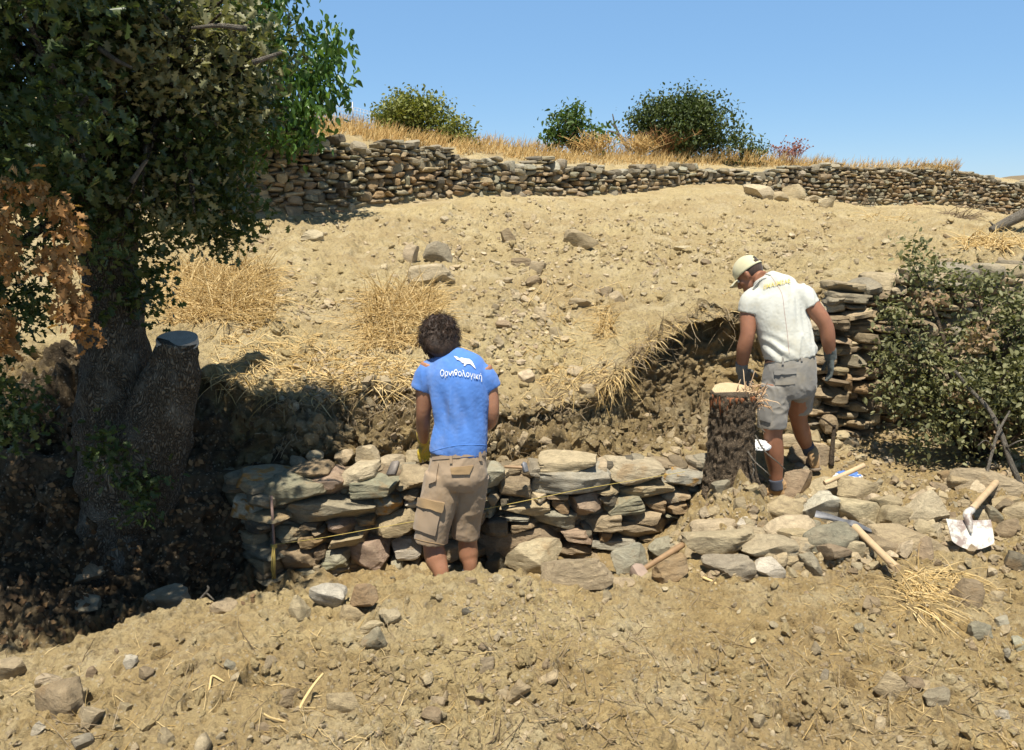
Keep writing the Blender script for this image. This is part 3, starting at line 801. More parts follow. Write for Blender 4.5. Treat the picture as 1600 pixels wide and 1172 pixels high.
for k, (f, x0, y0, x1, y1, c, ro, df, lab) in enumerate(ROCKS):
    (a, b), (c2, d2) = f(x0, y0), f(x1, y1)
    cx, cy = (a+c2)/2, (b+d2)/2
    hp, hn = hit(cx, d2-.18*(d2-b))
    if f is RA and 'shade' in lab or 'dull grey' in lab: hp = Vector((hp.x, max(hp.y, 4.25), hp.z))
    if f is R5: hp = Vector((0, float(face_Y(cx))+.03 if y0 < 300 else hp.y, 0)); hp = Vector((0, hp.y+(.22 if y0 < 300 else -.1), 0))
    if f is R6 and y0 > 650: hp.y = min(hp.y, float(face_Y(cx))-.1)
    Y0 = hp.y
    gr = 1.28 if f is R7 else 1.06
    w, h = (c2-a)*Y0/F_PX*gr, (d2-b)*Y0/F_PX*(gr+.06)
    dep = df*max(w, h*.9)
    Y = Y0+dep*.35
    P = A(cx, cy, Y)
    big = (c2-a) > 60
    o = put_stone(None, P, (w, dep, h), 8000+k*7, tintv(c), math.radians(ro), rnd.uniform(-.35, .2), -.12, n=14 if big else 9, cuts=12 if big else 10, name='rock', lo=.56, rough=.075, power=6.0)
    tag(o, lab, 'rock', 'rocks lying about the work site')

# ------------------------------------------------------------------ scatter: small stones, gravel, twigs, straw
def basis(n, spin):
    n = np.asarray(n, float); n = n/np.linalg.norm(n)
    t = np.cross(n, [0.3, 1, .1]); t /= np.linalg.norm(t); b = np.cross(n, t)
    c, s = math.cos(spin), math.sin(spin)
    return np.stack([t*c+b*s, -t*s+b*c, n], 1)
def rand_hit(x0, y0, x1, y1): return hit(rnd.uniform(x0, x1), rnd.uniform(y0, y1))

def small_stones(count, boxes, smin, smax, label, group, cols):
    for k in range(count):
        p, n = rand_hit(*rnd.choice(boxes))
        s = smin*(smax/smin)**(rnd.random()**1.6)
        V, Fq = stone((s, s*rnd.uniform(.5, .9), s*rnd.uniform(.35, .7)), 20000+k+count, 4, 8, .06, 4, .55)
        V = V @ basis(n, rnd.uniform(0, 6.3)).T
        o = mesh_np('loose_stone', V, Fq, M_stone, sharp=27, tint=np.tile(tintv(rnd.choice(cols), v=.2), (len(V), 1)), loc=p+n*s*.1)
        tag(o, label, 'stone', group)
small_stones(75, [(380,340,1130,470),(760,450,900,620),(1150,330,1480,420),(700,330,1100,420)], .05, .16, 'small loose stone on the bare slope between the bank and the upper wall', 'small stones on the slope', 'tTtbT')
small_stones(75, [(30,1010,700,1165),(600,900,1000,1165),(1000,930,1590,1165),(1250,960,1590,1165)], .025, .085, 'small loose stone on the dug soil nearest the viewer', 'small stones on the near soil', 'tTbts')
small_stones(95, [(1180,740,1590,860),(1100,830,1450,890),(1190,760,1480,870),(1250,660,1400,740)], .06, .2, 'small loose stone among the rubble to the right of the tall stump', 'small stones of the rubble', 'tTbTs')

bag = Bag()
protos = [stone((1, rnd.uniform(.5, .95), rnd.uniform(.3, .7)), 40+k, 2, 8, .14, 8, .5) for k in range(14)]
def gravel(n, boxes, smin, smax, cols, pw=2.2):
    done = 0
    while done < n:
        px, py = (lambda b: (rnd.uniform(b[0], b[2]), rnd.uniform(b[1], b[3])))(rnd.choice(boxes))
        p, nn = hit(px, py)
        if float(vnoise(np.array([p])*2.2, 99)[0]) < rnd.uniform(-.45, .7): continue
        s = smin*(smax/smin)**(rnd.random()**pw)
        V, Fq = protos[rnd.randrange(14)]
        bag.add((V*s) @ basis(nn, rnd.uniform(0, 6.3)).T+np.array(p+nn*s*.12), Fq, tintv(rnd.choice(cols), v=.25)); done += 1
gravel(2300, [(-20,1000,1620,1175),(400,920,1620,1175),(700,900,1100,1000)], .005, .035, 'tTTtTtb', 3.2)
gravel(5200, [(250,330,1620,480),(380,450,900,640),(700,310,1300,420)], .012, .09, 'tTTtT', 2.6)
gravel(2200, [(1050,660,1620,900)], .012, .08, 'tTtb')
gravel(260, [(400,640,1180,730)], .015, .10, 'tbt', 1.5)
gravel(900, [(1610,560,2000,1175),(1610,380,2000,480)], .012, .09, 'tTbt')
kind(bag.build('gravel', stone_mat('gravel_stone', .8), sharp=25), 'stuff')

def strands(P, R, seg=3):
    """P (n,k,3) lines, R (n,k) radii -> V, F of thin tapered stems."""
    P = np.asarray(P, np.float32); n, k, _ = P.shape
    R = np.broadcast_to(np.asarray(R, np.float32), (n, k))
    T = np.gradient(P, axis=1); T /= np.linalg.norm(T, axis=-1, keepdims=True)+1e-9
    ref = np.where(np.abs(T[..., 2:3]) > .9, np.array([1., 0, 0]), np.array([0, 0, 1.]))
    N = np.cross(T, ref); N /= np.linalg.norm(N, axis=-1, keepdims=True)+1e-9
    B = np.cross(T, N)
    a = np.arange(seg)*2*math.pi/seg
    V = P[:, :, None]+R[..., None, None]*(N[:, :, None]*np.cos(a)[:, None]+B[:, :, None]*np.sin(a)[:, None])
    i, j, s = np.meshgrid(np.arange(n), np.arange(k-1), np.arange(seg), indexing='ij')
    s2 = (s+1) % seg; b = i*k*seg
    Fq = np.stack([b+j*seg+s, b+j*seg+s2, b+(j+1)*seg+s2, b+(j+1)*seg+s], -1).reshape(-1, 4)
    return V.reshape(-1, 3), Fq

def litter(n, boxes, lmin, lmax, r0, lift=.3, curl=.25, bias=None):
    out = []
    for _ in range(n):
        p, nn = rand_hit(*rnd.choice(boxes)); L = rnd.uniform(lmin, lmax)
        Bm = basis(nn, rnd.uniform(0, 6.3)); d = Bm[:, 0]+Bm[:, 2]*rnd.uniform(-.05, lift)
        if bias is not None: d = d*.5+np.array(bias)
        d /= np.linalg.norm(d); q = np.array(p)+Bm[:, 2]*.006-d*L*.25; pts = [q]
        for s in range(4):
            d = d+np.array([rnd.gauss(0, curl), rnd.gauss(0, curl), rnd.gauss(0, curl*.5)])*.6; d /= np.linalg.norm(d)
            q = q+d*L/4; pts.append(q)
        out.append(pts)
    P = np.array(out); R = np.array([[1, .95, .85, .7, .4]])*RNG.uniform(.5, 1.1, (len(P), 1))*r0
    return strands(P, R)
bag = Bag()
bag.add(*litter(230, [(-20,1000,1620,1170),(380,920,1500,1170)], .015, .09, .0016))
bag.add(*litter(110, [(420,930,760,1170),(80,980,500,1170)], .03, .13, .0018))
bag.add(*litter(200, [(1250,900,1620,1170)], .03, .14, .0022))
bag.add(*litter(420, [(330,470,700,620),(820,450,960,640)], .08, .35, .004))
bag.add(*litter(150, [(380,340,1500,480)], .05, .22, .004))
kind(bag.build('straw_litter', M_straw), 'stuff')
bag = Bag()
bag.add(*litter(480, [(-20,1000,1620,1170),(560,960,1000,1170),(900,900,1600,1150)], .03, .24, .0024, .15, .4))
bag.add(*litter(260, [(400,620,1180,720)], .06, .35, .004, .5, .4, (0, -.1, -.5)))
kind(bag.build('rootlets', M_root), 'stuff')

def grass_clump(label, boxes, n, lmin, lmax, r0, lean=(0, -.3, -.1), up=1.0, mat=None, name='dry_grass_clump', spread=.9, cat='dry grass'):
    out = []
    for _ in range(n):
        p, nn = rand_hit(*rnd.choice(boxes)); L = rnd.uniform(lmin, lmax)
        d = np.array(nn)*up+np.array([rnd.gauss(0, spread), rnd.gauss(0, spread), rnd.gauss(0, .3)])+np.array(lean)
        d /= np.linalg.norm(d); q = np.array(p)-d*.02; pts = [q]
        for s in range(5):
            d = d+np.array(lean)*.18+np.array([rnd.gauss(0, .12), rnd.gauss(0, .12), -.13]); d /= np.linalg.norm(d)
            q = q+d*L/5; pts.append(q)
        out.append(pts)
    P = np.array(out); P = P[np.abs(P[:, 0, 1]-np.median(P[:, 0, 1])) < .9]; n = len(P); R = np.array([[1, 1, .9, .75, .5, .15]])*RNG.uniform(.6, 1.2, (len(P), 1))*r0
    V, Fq = strands(P, R); c = P[:, 0].mean(0)
    return tag(mesh_np(name, V-c, Fq, mat or M_straw, loc=c), label, cat)
grass_clump('big golden mound of dry grass on the slope right of the oak', [(265,420,430,520),(290,400,400,500)], 2800, .2, .6, .0045, up=1.5, spread=1.2)
grass_clump('dry straw bundle on the slope just above the head of the man in blue', [(570,470,690,545),(590,455,680,500)], 1500, .18, .5, .0045, up=1.4, spread=1.2)
grass_clump('mat of trampled straw spilling over the bank between oak and blue shirt', [(390,540,640,625),(330,520,560,600),(480,560,650,600)], 1150, .10, .36, .0045, (0.1, -.14, -.12), .6, spread=1.6)
grass_clump('narrow upright tuft of dry grass in the middle of the lower slope', [(936,478,958,530)], 150, .12, .3, .004, (0, -.2, -.2))
grass_clump('pale tuft with hanging roots on the bank edge, below the narrow tuft', [(925,570,985,612)], 240, .08, .32, .0034, (0, -.2, -.35), .5, spread=1.6)
grass_clump('row of straw and roots hanging along the undercut bank edge', [(985,528,1020,562),(1010,500,1060,545),(1050,478,1150,512)], 190, .05, .22, .0034, (0, -.08, -.15), .6, spread=2.2)
bag = Bag()
bag.add(*litter(420, [(925,575,985,625),(985,535,1020,575),(1010,510,1060,550),(1050,485,1160,520),(420,600,640,650),(850,590,910,640)], .06, .34, .0034, .9, .5, (0, -.25, -.35)))
kind(bag.build('hanging_roots', M_root), 'stuff')
grass_clump('brown dry tuft on the bank edge left of the pale one', [(850,570,905,605)], 300, .08, .22, .0033, (0, -.3, -.4), .5)
grass_clump('golden dry grass patch on the far right of the slope', [(1505,372,1600,388)], 700, .15, .4, .006, (0.1, -.1, -.2), .7)
grass_clump('bleached tangle of dry roots in front of the pickaxe handle end', [(1405,888,1500,930),(1410,890,1450,960)], 330, .10, .36, .0032, (.25, -.25, -.15), .5, name='root_tangle', spread=.8, cat='dry roots')
grass_clump('dry brushwood pile against the upper wall on the right', [(1478,332,1522,345)], 420, .2, .6, .008, (0, 0, -.2), .6, mat=M_root, name='brushwood_pile', cat='brushwood')
grass_clump('straw fallen at the foot of the upper wall near the right', [(1350,330,1420,350)], 130, .2, .5, .007, (.2, -.2, -.2), .5)

# leaf litter under the oak
bag = Bag()
for k in range(1300):
    p, n_ = rand_hit(-30, 760, 400, 1010) if k % 3 else rand_hit(-30, 640, 420, 800)
    if p.y < 3.7 or p.y > 6.0: continue
    s = rnd.uniform(.025, .055); Bm = basis(n_, rnd.uniform(0, 6.3)); q = np.array([[-.5, 0, .1], [0, .3, .25], [.5, 0, .1], [0, -.3, .0]])*s
    bag.add(q @ Bm.T+np.array(p+n_*.006), np.array([[0, 1, 2, 3]]))
t = NT('litter_leaf'); t.fin(t.mix(t.island(), (.07, .04, .02), (.24, .15, .07)), .8); kind(bag.build('leaf_litter', t.m), 'stuff')

# crumbled earth
M_clod = M_soil.copy(); bag = Bag()
cl = [stone((1, rnd.uniform(.6, .95), rnd.uniform(.5, .8)), 140+k, 4, 7, .3, 5, .6) for k in range(12)]
def crumbs(n, boxes, a, b_):
    for _ in range(n):
        p, nn = rand_hit(*rnd.choice(boxes))
        if float(vnoise(np.array([p])*2.6, 77)[0]) < rnd.uniform(-.8, .6): continue
        s = a*(b_/a)**(rnd.random()**2.2); V, Fq = cl[rnd.randrange(12)]
        bag.add((V*s) @ basis(nn, rnd.uniform(0, 6.3)).T+np.array(p+nn*s*.1), Fq)
crumbs(1900, [(-20,1000,1620,1175),(400,900,1620,1100)], .012, .075)
crumbs(700, [(1610,600,1950,1175)], .02, .1)
crumbs(2600, [(250,330,1620,480),(380,450,900,640),(700,310,1300,420)], .02, .12)
def earth(o, fr, ds):
    for k_, v_ in (('fresh', fr), ('damp_shade', ds)): a_ = o.data.attributes.new(k_, 'FLOAT', 'POINT'); a_.data.foreach_set('value', np.full(len(o.data.vertices), v_, np.float32))
    kind(o, 'stuff')
earth(bag.build('soil_clods', M_clod, sharp=30), .25, 0.)
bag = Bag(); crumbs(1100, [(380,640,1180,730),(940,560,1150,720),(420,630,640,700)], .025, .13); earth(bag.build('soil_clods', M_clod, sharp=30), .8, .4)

# ------------------------------------------------------------------ trees, shrubs
def half_leaf(pts, fold=.25, droop=.2):
    pts = np.array(pts, float); n = len(pts)
    R = np.column_stack([pts[:, 0], pts[:, 1], fold*pts[:, 0]-droop*pts[:, 1]**2])
    Lf = R*np.array([-1, 1, 1])
    V = np.concatenate([R, Lf[1:-1]])
    left = [0]+list(range(n, 2*n-2))+[n-1]
    return V, np.array([list(range(n)), left[::-1]])
OAK = half_leaf([(0,0),(.08,.16),(.30,.24),(.14,.38),(.42,.52),(.16,.64),(.30,.84),(0,1)])
BROAD = half_leaf([(0,0),(.2,.14),(.29,.4),(.15,.76),(0,1)], .3, .45)
SMALL = half_leaf([(0,0),(.26,.35),(.2,.72),(0,1)], .3, .15)
DIAM = half_leaf([(0,0),(.42,.5),(0,1)], .3, .1)

def leaves(bag, P, tmpl, size, hang=0.0, up=.5):
    """Leaf-sized faces at points P; hang pulls the tips down, up turns the faces to the sky."""
    P = np.asarray(P, float); n = len(P); V0, F0 = tmpl
    D = RNG.normal(size=(n, 3)); D[:, 2] -= hang*2; D /= np.linalg.norm(D, axis=1)[:, None]
    N = RNG.normal(size=(n, 3))*.8; N[:, 2] += up*2
    N -= D*(N*D).sum(1)[:, None]; N /= np.linalg.norm(N, axis=1)[:, None]
    X = np.cross(D, N); s = size*RNG.uniform(.45, 1.4, n)
    V = P[:, None]+s[:, None, None]*(V0[None, :, 0:1]*X[:, None]+V0[None, :, 1:2]*D[:, None]+V0[None, :, 2:3]*N[:, None])
    F = (F0[None]+np.arange(n)[:, None, None]*len(V0)).reshape(-1, F0.shape[1])
    bag.add(V.reshape(-1, 3), F)

def clump_pts(c, rad, n, per=9, spread=.1, shell=.55):
    """Twig ends through an ellipsoid, thick near its skin, each with its own handful of leaves."""
    u = RNG.normal(size=(n, 3)); u /= np.linalg.norm(u, axis=1)[:, None]
    r = shell+(1.08-shell)*RNG.random(n)**.7
    lump = 1+.28*vnoise(u*2.6+RNG.uniform(0, 50), 3)
    C = np.asarray(c)+u*(r*lump)[:, None]*np.asarray(rad)
    C = C[vnoise(C*(1.25/max(rad)) + 31.7, 12)+.35*vnoise(C*(3.1/max(rad)), 15) > -.10] if n > 40 and c[1] > 3.55 else C
    n = len(C)
    return np.repeat(C, per, 0)+RNG.normal(size=(n*per, 3))*spread, C

def crown(clumps, density, tmpl, size, per=9, spread=.1, hang=0., up=.5, shell=.5):
    bag = Bag(); cen = []
    for (px, py, Y, rx, ry, *o) in clumps:
        s = Y/F_PX; rad = np.array([rx*s, (o[0] if o else (rx+ry)/2)*s, ry*s])
        P, C = clump_pts(A(px, py, Y), rad, max(3, int(density*(rx*ry)*s*s)), per, spread, shell)
        leaves(bag, P, tmpl, size, hang, up); cen.append(C)
    return bag, np.concatenate(cen)

def limbs(bag, start, r0, ends, seed=1, r1=.006, wig=.06, seg=6):
    r = random.Random(seed); S = np.array(start, float)
    for e in ends:
        E = np.array(e, float); L = np.linalg.norm(E-S)
        P = [S+(E-S)*t+np.array([r.gauss(0, wig), r.gauss(0, wig), r.gauss(0, wig)+.12*math.sin(t*3.1)])*L*(0 if t in (0, 1) else 1)*.6 for t in (0, .25, .5, .75, 1)]
        bag.add(*tube(P, np.array([1, .75, .5, .3, .15])*r0+r1*.5, seg, smooth=3))

M_bark_oak = bark_mat('oak_bark', (.05, .038, .024), (.23, .195, .14), 1.0, .5)
M_bark_brown = bark_mat('brown_bark', (.07, .05, .032), (.27, .20, .13), 1.3, .1)
M_twig = bark_mat('grey_twig', (.20, .17, .13), (.50, .44, .35), 3, .2)
def cut_mat(name, col, dark):
    t = NT(name); p = t.obj()
    d = t.n('ShaderNodeVectorMath', operation='LENGTH', i_0=p).outputs['Value']
    rings = t.n('ShaderNodeTexWave', wave_type='RINGS', rings_direction='Z'); rings.inputs['Scale'].default_value = 22; rings.inputs['Distortion'].default_value = 3
    t.t.links.new(p, rings.inputs['Vector'])
    c = t.mix(t.math('MULTIPLY', rings.outputs['Fac'], .5), col, dark)
    c = t.mix(t.ramp(t.noise(25, 5, .7, p), [(.4, 0.), (.7, .6)]), c, dark)
    return t.fin(c, .85, t.bump(t.noise(60, 4, .6, p), .004))
M_cut_grey = cut_mat('weathered_cut', (.46, .425, .36), (.27, .245, .21))
M_cut_pale = cut_mat('fresh_cut', (.55, .42, .25), (.40, .28, .15))

# oak at the left
oak = thing('oak_tree', 'big dark oak with a sawn off limb and brown withered leaves, overhanging the shaded trench', 'tree', tuple(A(205, 900, 4.95)))
def bumpy(V, amp, fr, seed): 
    return V*1.0 + (vnoise(V*fr, seed)*amp)[:, None]*np.array([1, 1, .2]) + (vnoise(V*fr*2.7, seed+1)*amp*.5)[:, None]*np.array([1, .8, .1])
trunk = Bag()
V, F = tube([A(190,1010,4.95), A(196,900,4.95), A(200,800,4.95), A(193,700,4.95), A(180,600,4.97), A(176,500,4.98), A(168,390,5.0), A(158,260,5.0), A(160,120,5.0), A(180,-60,5.0), A(200,-260,5.0)],
            [.44,.34,.29,.27,.225,.185,.165,.15,.13,.1,.06], 40, smooth=8)
trunk.add(bumpy(V, .03, 7, 4), F)
V, F = tube([A(205,790,4.93), A(228,700,4.88), A(254,628,4.83), A(272,578,4.8), A(277,532,4.8)], [.30,.25,.185,.135,.12], 32, smooth=8)
trunk.add(bumpy(V, .022, 9, 8), F)
V, F = tube([A(150,330,5.0), A(90,250,4.8), A(20,150,4.6), A(-120,40,4.4), A(-260,-60,4.3)], [.12,.1,.08,.06,.03], 14, smooth=5); trunk.add(V, F)
V, F = tube([A(160,260,5.0), A(230,170,4.9), A(310,90,4.8), A(390,20,4.8)], [.1,.07,.05,.02], 12, smooth=5); trunk.add(V, F)
V, F = tube([A(160,150,5.0), A(120,0,4.5), A(60,-160,3.9), A(10,-260,3.4)], [.1,.08,.06,.03], 12, smooth=5); trunk.add(V, F)
trunk.build('trunk', M_bark_oak, oak)
n = np.array([.05, -.33, .94]); n /= np.linalg.norm(n)
V, F = tube([A(277,534,4.8)-Vector(n)*.02, A(277,531,4.8)+Vector(n)*.012], [.118,.115], 32)
Bag_ = Bag(); Bag_.add(V-np.array(A(277,532,4.8)), F); o = Bag_.build('cut_face', M_cut_grey, sharp=40); o.parent = oak; o.location = A(277,532,4.8)-oak.location
OAKC = [(60,50,4.3,150,120),(200,30,4.6,130,110),(300,80,4.8,105,95),(375,55,4.9,75,75),(110,190,4.5,150,110),(260,190,4.7,105,95),(335,180,4.9,75,80),
        (80,320,4.6,95,80),(225,320,4.8,85,75),(300,290,4.9,65,65),(330,345,5.0,42,34),(365,330,5.1,40,34),(345,265,5.0,50,45),(385,150,5.0,45,50),(350,372,5.1,28,14),(205,395,4.85,55,50),(222,455,4.9,34,45),(15,470,4.3,50,60),(10,600,4.3,45,80),
        (40,-160,4.0,170,120),(-60,-260,3.9,230,120),(-230,0,4.0,180,160),(-230,280,4.2,150,160),(170,-130,4.4,90,90),(-120,520,4.2,90,120),(-300,-200,3.8,230,160),(40,-60,3.9,160,110),(-20,-420,4.0,200,140),(-260,-480,3.9,260,150),(-420,-70,3.2,190,90,200),(-200,-75,3.2,190,85,200),(0,-75,3.2,170,75,200),(-30,-150,3.5,200,80,220),(-110,150,4.2,120,120),(-70,330,4.3,90,100),(40,250,3.6,80,50),(90,190,3.6,90,60),(-60,300,3.5,60,90)]
b, C = crown(OAKC, 1150, OAK, .050, per=12, spread=.07, up=.35, shell=.5)
M_oak = leaf_mat('oak_leaves', (.045, .07, .02), (.115, .145, .045), .3, .36)
M_olive = leaf_mat('sunlit_oak_leaves', (.17, .17, .07), (.32, .30, .16), .25, .5)  # paler copy of the oak leaf colour, painting in the sunlit specks
crown_o = b.build('crown', M_oak, oak)
b2, C2 = crown([(300,60,4.6,90,60),(250,100,4.4,80,40),(330,120,4.7,70,50),(200,150,4.3,70,30),(265,300,4.6,60,40),(290,340,4.8,50,25),(140,40,4.2,60,50),(340,60,4.6,70,45),(380,110,4.8,50,40),(300,30,4.3,80,40),(350,150,4.6,50,40),(250,60,4.2,60,40)], 900, OAK, .048, per=9, spread=.07, up=.7, shell=.8)
b2.build('sunlit_leaves', M_olive, oak)
br = Bag()
limbs(br, A(165,330,4.98), .035, C[RNG.choice(len(C), 46, replace=False)], 3)
limbs(br, A(170,100,4.9), .03, C[RNG.choice(len(C), 60, replace=False)], 4); limbs(br, A(270,120,4.75), .018, C2[RNG.choice(len(C2), 60, replace=False)], 6)
br.build('branches', M_bark_oak, oak)
pale = Bag()
for pts in ([(155,75),(180,93),(206,106)], [(85,92),(45,84)], [(105,147),(135,150),(170,168)], [(90,175),(140,182),(172,170)], [(205,285),(222,260),(230,250)], [(385,45),(340,40),(300,44)], [(395,98),(440,82)], [(60,80),(75,68)]):
    pale = Bag(); pale.add(*tube([A(x, y, 4.05) for x, y in pts], np.linspace(.014, .007, len(pts)), 6, smooth=4)); pale.build('bare_twig', M_twig, oak)
M_dead = leaf_mat('withered_leaves', (.30, .135, .04), (.50, .28, .11), .3, .7)
dead = Bag()
for (px, py, rx, ry, Y) in [(10,290,18,22,3.25),(14,350,18,34,3.25),(12,410,16,22,3.25),(88,320,20,18,3.3),(108,362,20,26,3.3),(100,425,18,34,3.3),(116,478,20,36,3.3),(128,520,14,18,3.3),(5,540,10,18,3.3),(8,500,12,14,3.3),(60,292,20,10,3.3),(88,395,12,24,3.3)]:
    s = Y/F_PX
    P, _ = clump_pts(A(px, py, Y), (rx*s*.7, .06, ry*s), max(5, int(rx*ry*.02)), 8, .026, .2)
    leaves(dead, P, OAK, .042, .8, .0)
dead.build('withered_leaves', M_dead, oak)
M_yl = leaf_mat('young_oak_leaves', (.05, .075, .02), (.12, .16, .05))
for (px, py, rx, ry, Y) in [(165,385,14,22,4.2),(160,690,22,24,4.55),(185,730,32,25,4.55),(225,760,34,32,4.6),(215,790,30,20,4.6),(20,650,40,30,4.5),(145,715,16,20,4.5)]:
    spr = Bag(); s = Y/F_PX; P, _ = clump_pts(A(px, py, Y), (rx*s, .1, ry*s), int(rx*ry*.018)+3, 6, .05, .2); leaves(spr, P, OAK, .045, .1, .5)
    spr.build('leaves', M_yl, oak)

# broadleaf tree behind the oak
mul = thing('broadleaf_tree', 'bright green tree with drooping leaves behind the oak, overlapping the upper wall', 'tree', tuple(drop(A(330, 330, 11.6).x, 11.6)[0]))
MULC = [(420,50,11.8,100,80),(480,85,11.7,52,45),(508,125,11.7,30,42),(452,165,11.7,70,48),(425,215,11.8,60,34),(370,140,11.9,80,80),(350,20,12.0,90,70),(480,205,11.7,20,34),(330,210,12.0,70,40),(420,-60,11.9,60,50),(280,120,12.3,80,100),(390,-40,11.9,60,40)]
b, C = crown(MULC, 260, BROAD, .105, per=11, spread=.12, hang=.9, up=.3, shell=.45)
M_mul = leaf_mat('broad_leaves', (.055, .12, .022), (.16, .265, .065), .42, .33)
b.build('crown', M_mul, mul)
t = Bag(); V, F = tube([Vector(mul.location)-Vector((0, 0, .1)), A(345,260,11.6), A(370,150,11.5), A(390,40,11.5)], [.14,.11,.08,.04], 12, smooth=5); t.add(V, F)
limbs(t, A(360,200,11.5), .05, C[RNG.choice(len(C), 30, replace=False)], 5); t.build('trunk', M_bark_brown, mul)

def bush(name, label, cat, clumps, density, tmpl, size, m, base, per=9, spread=.1, up=.5, stem=.05, nb=18, group=None, shell=.6):
    root = thing(name, label, cat, tuple(base), group)
    if group: clumps = [(a, c+9, d, e*.84, f*.84) for a, c, d, e, f in clumps]
    b, C = crown(clumps, density, tmpl, size, per, spread, 0, up, shell); b.build('crown', m, root)
    t = Bag(); limbs(t, np.array(base)-np.array([0, 0, .05]), stem, C[RNG.choice(len(C), min(nb, len(C)), replace=False)], 8); t.build('trunk', M_bark_brown, root)
    return root
M_b1 = leaf_mat('yellow_green_leaves', (.15, .175, .035), (.34, .33, .09), .3)
M_b2 = leaf_mat('fig_leaves', (.06, .11, .025), (.16, .23, .06), .35)
M_b3 = leaf_mat('dark_bush_leaves', (.055, .085, .025), (.15, .18, .06), .3)
G = 'bushes on the ridge'
bush('bush', 'rounded yellow green bush on the ridge between the wire fence and bare sky', 'bush', [(640,180,17.2,48,40),(605,190,17.2,30,28),(680,190,17.2,42,32),(715,205,17.2,22,24),(655,165,17.2,30,24)], 2900, SMALL, .075, M_b1, A(650,222,17.3), spread=.12, group=G)
bush('bush', 'sparse two lobed green bush left of the bare dead branch', 'bush', [(885,188,19,36,24),(895,172,19,20,14),(930,202,19,26,16),(868,205,19,18,14)], 900, BROAD, .10, M_b2, A(900,236,19), spread=.13, group=G)
bush('bush', 'large dark dome shaped bush, the biggest on the ridge', 'bush', [(1060,190,20.3,60,44),(1010,190,20.3,30,36),(1115,195,20.3,42,40),(1075,165,20.3,40,26),(1135,215,20.3,28,24),(1025,165,20.3,26,20)], 1900, SMALL, .085, M_b3, A(1070,248,20.5), spread=.14, group=G)
bush('bush', 'low bush tapering to the right beside the largest dome shaped bush', 'bush', [(1160,222,20.8,26,22),(1182,232,20.8,18,15)], 1400, SMALL, .08, M_b3, A(1165,250,20.9), spread=.13, nb=8, group=G)

# grey green shrub at the right
M_shrub = leaf_mat('shrub_leaves', (.125, .13, .05), (.30, .285, .135), .25, .55)
SH = [(1428,395,6.5,12,22),(1437,430,6.5,16,20),(1395,490,6.4,24,14),(1385,560,6.3,22,20),(1560,440,6.5,22,12),(1485,430,6.5,26,16),(1520,455,6.5,30,14),(1470,500,6.4,55,34),(1545,500,6.3,55,36),(1605,495,6.3,40,45),(1420,555,6.2,42,38),(1490,585,6.1,68,48),(1570,590,6.0,70,58),(1440,640,6.1,46,40),(1510,670,6.0,60,45),(1590,690,5.9,60,50),(1660,600,6.0,80,120),(1470,705,6.0,48,26),(1400,610,6.2,24,20)]
shr = bush('shrub', 'grey green small leaved shrub growing in front of the right hand wall', 'shrub', SH, 2300, SMALL, .042, M_shrub, drop(A(1530,745,6.3).x, 6.3)[0], per=10, spread=.06, up=.5, stem=.03, nb=60, shell=.55)
bw = Bag()
for (px, py) in [(1530,515),(1540,530),(1515,540),(1500,620),(1550,680),(1455,470),(1565,660)]:
    P, _ = clump_pts(A(px, py, 5.95), (.07, .06, .05), 7, 8, .03, .2); leaves(bw, P, SMALL, .045, .2, .4)
bw.build('withered_leaves', leaf_mat('shrub_withered', (.24, .15, .075), (.42, .30, .18), .3, .7), shr)

def branch(name, label, cat, lines, m, seg=7, group=None):
    c = A(*lines[0][0][:3]); bag = Bag()
    for pts in lines:
        bag.add(np.array(tube([A(p[0], p[1], p[2]) for p in pts], [p[3] for p in pts], seg, smooth=5)[0])-np.array(c), tube([A(p[0], p[1], p[2]) for p in pts], [p[3] for p in pts], seg, smooth=5)[1])
    o = bag.build(name, m, loc=c); return tag(o, label, cat, group)
branch('branch', 'pale bare branch slanting through the lower half of the shrub', 'branch', [[(1598,765,5.6,.022),(1578,720,5.65,.02),(1565,680,5.7,.018),(1545,640,5.8,.016),(1515,608,5.85,.014),(1492,580,5.85,.012)],[(1572,700,5.66,.008),(1590,690,5.6,.005),(1606,686,5.6,.004)]], M_twig)
branch('branch', 'thin brown stick leaning against the shrub above the shovel handle', 'branch', [[(1535,772,5.5,.012),(1548,715,5.55,.011),(1560,675,5.6,.01),(1578,642,5.65,.006)],[(1552,700,5.56,.005),(1540,688,5.5,.004),(1527,697,5.5,.003)]], M_twig)
branch('stick', 'short stick standing in the earth behind the man in the white shirt', 'stick', [[(1299,728,6.2,.02),(1301,695,6.25,.017),(1304,664,6.3,.014)],[(1304,668,6.28,.008),(1288,656,6.25,.007),(1276,652,6.25,.004)]], M_bark_brown)
branch('log', 'weathered grey log lying at the right border of the slope', 'log', [[(1548,360,12,.05),(1575,347,12,.075),(1618,326,12,.085)],[(1556,356,12,.02),(1546,346,12,.01)]], M_twig, 12)
branch('dead_branch', 'bare dead branch leaning on the ridge between two bushes', 'branch', [[(985,236,20,.05),(975,222,20,.05),(966,210,20,.04),(952,205,20,.02)],[(968,212,20,.03),(961,195,20,.02),(957,178,20,.012)],[(961,200,20,.02),(954,190,20,.01)]], M_twig)
branch('root', 'gnarled pale root curling out of the crest of the near heap under the oak', 'root', [[(303,958,3.75,.008),(310,940,3.74,.007),(325,922,3.74,.006),(324,915,3.74,.004)],[(322,926,3.74,.005),(335,938,3.72,.003)]], M_twig)
branch('twig', 'forked pale twig on the near heap beside the brown stone', 'twig', [[(455,1152,2.72,.005),(468,1108,2.8,.006),(487,1075,2.87,.006),(505,1052,2.92,.004)],[(456,1130,2.75,.004),(425,1122,2.72,.004),(412,1115,2.72,.003)]], M_straw)
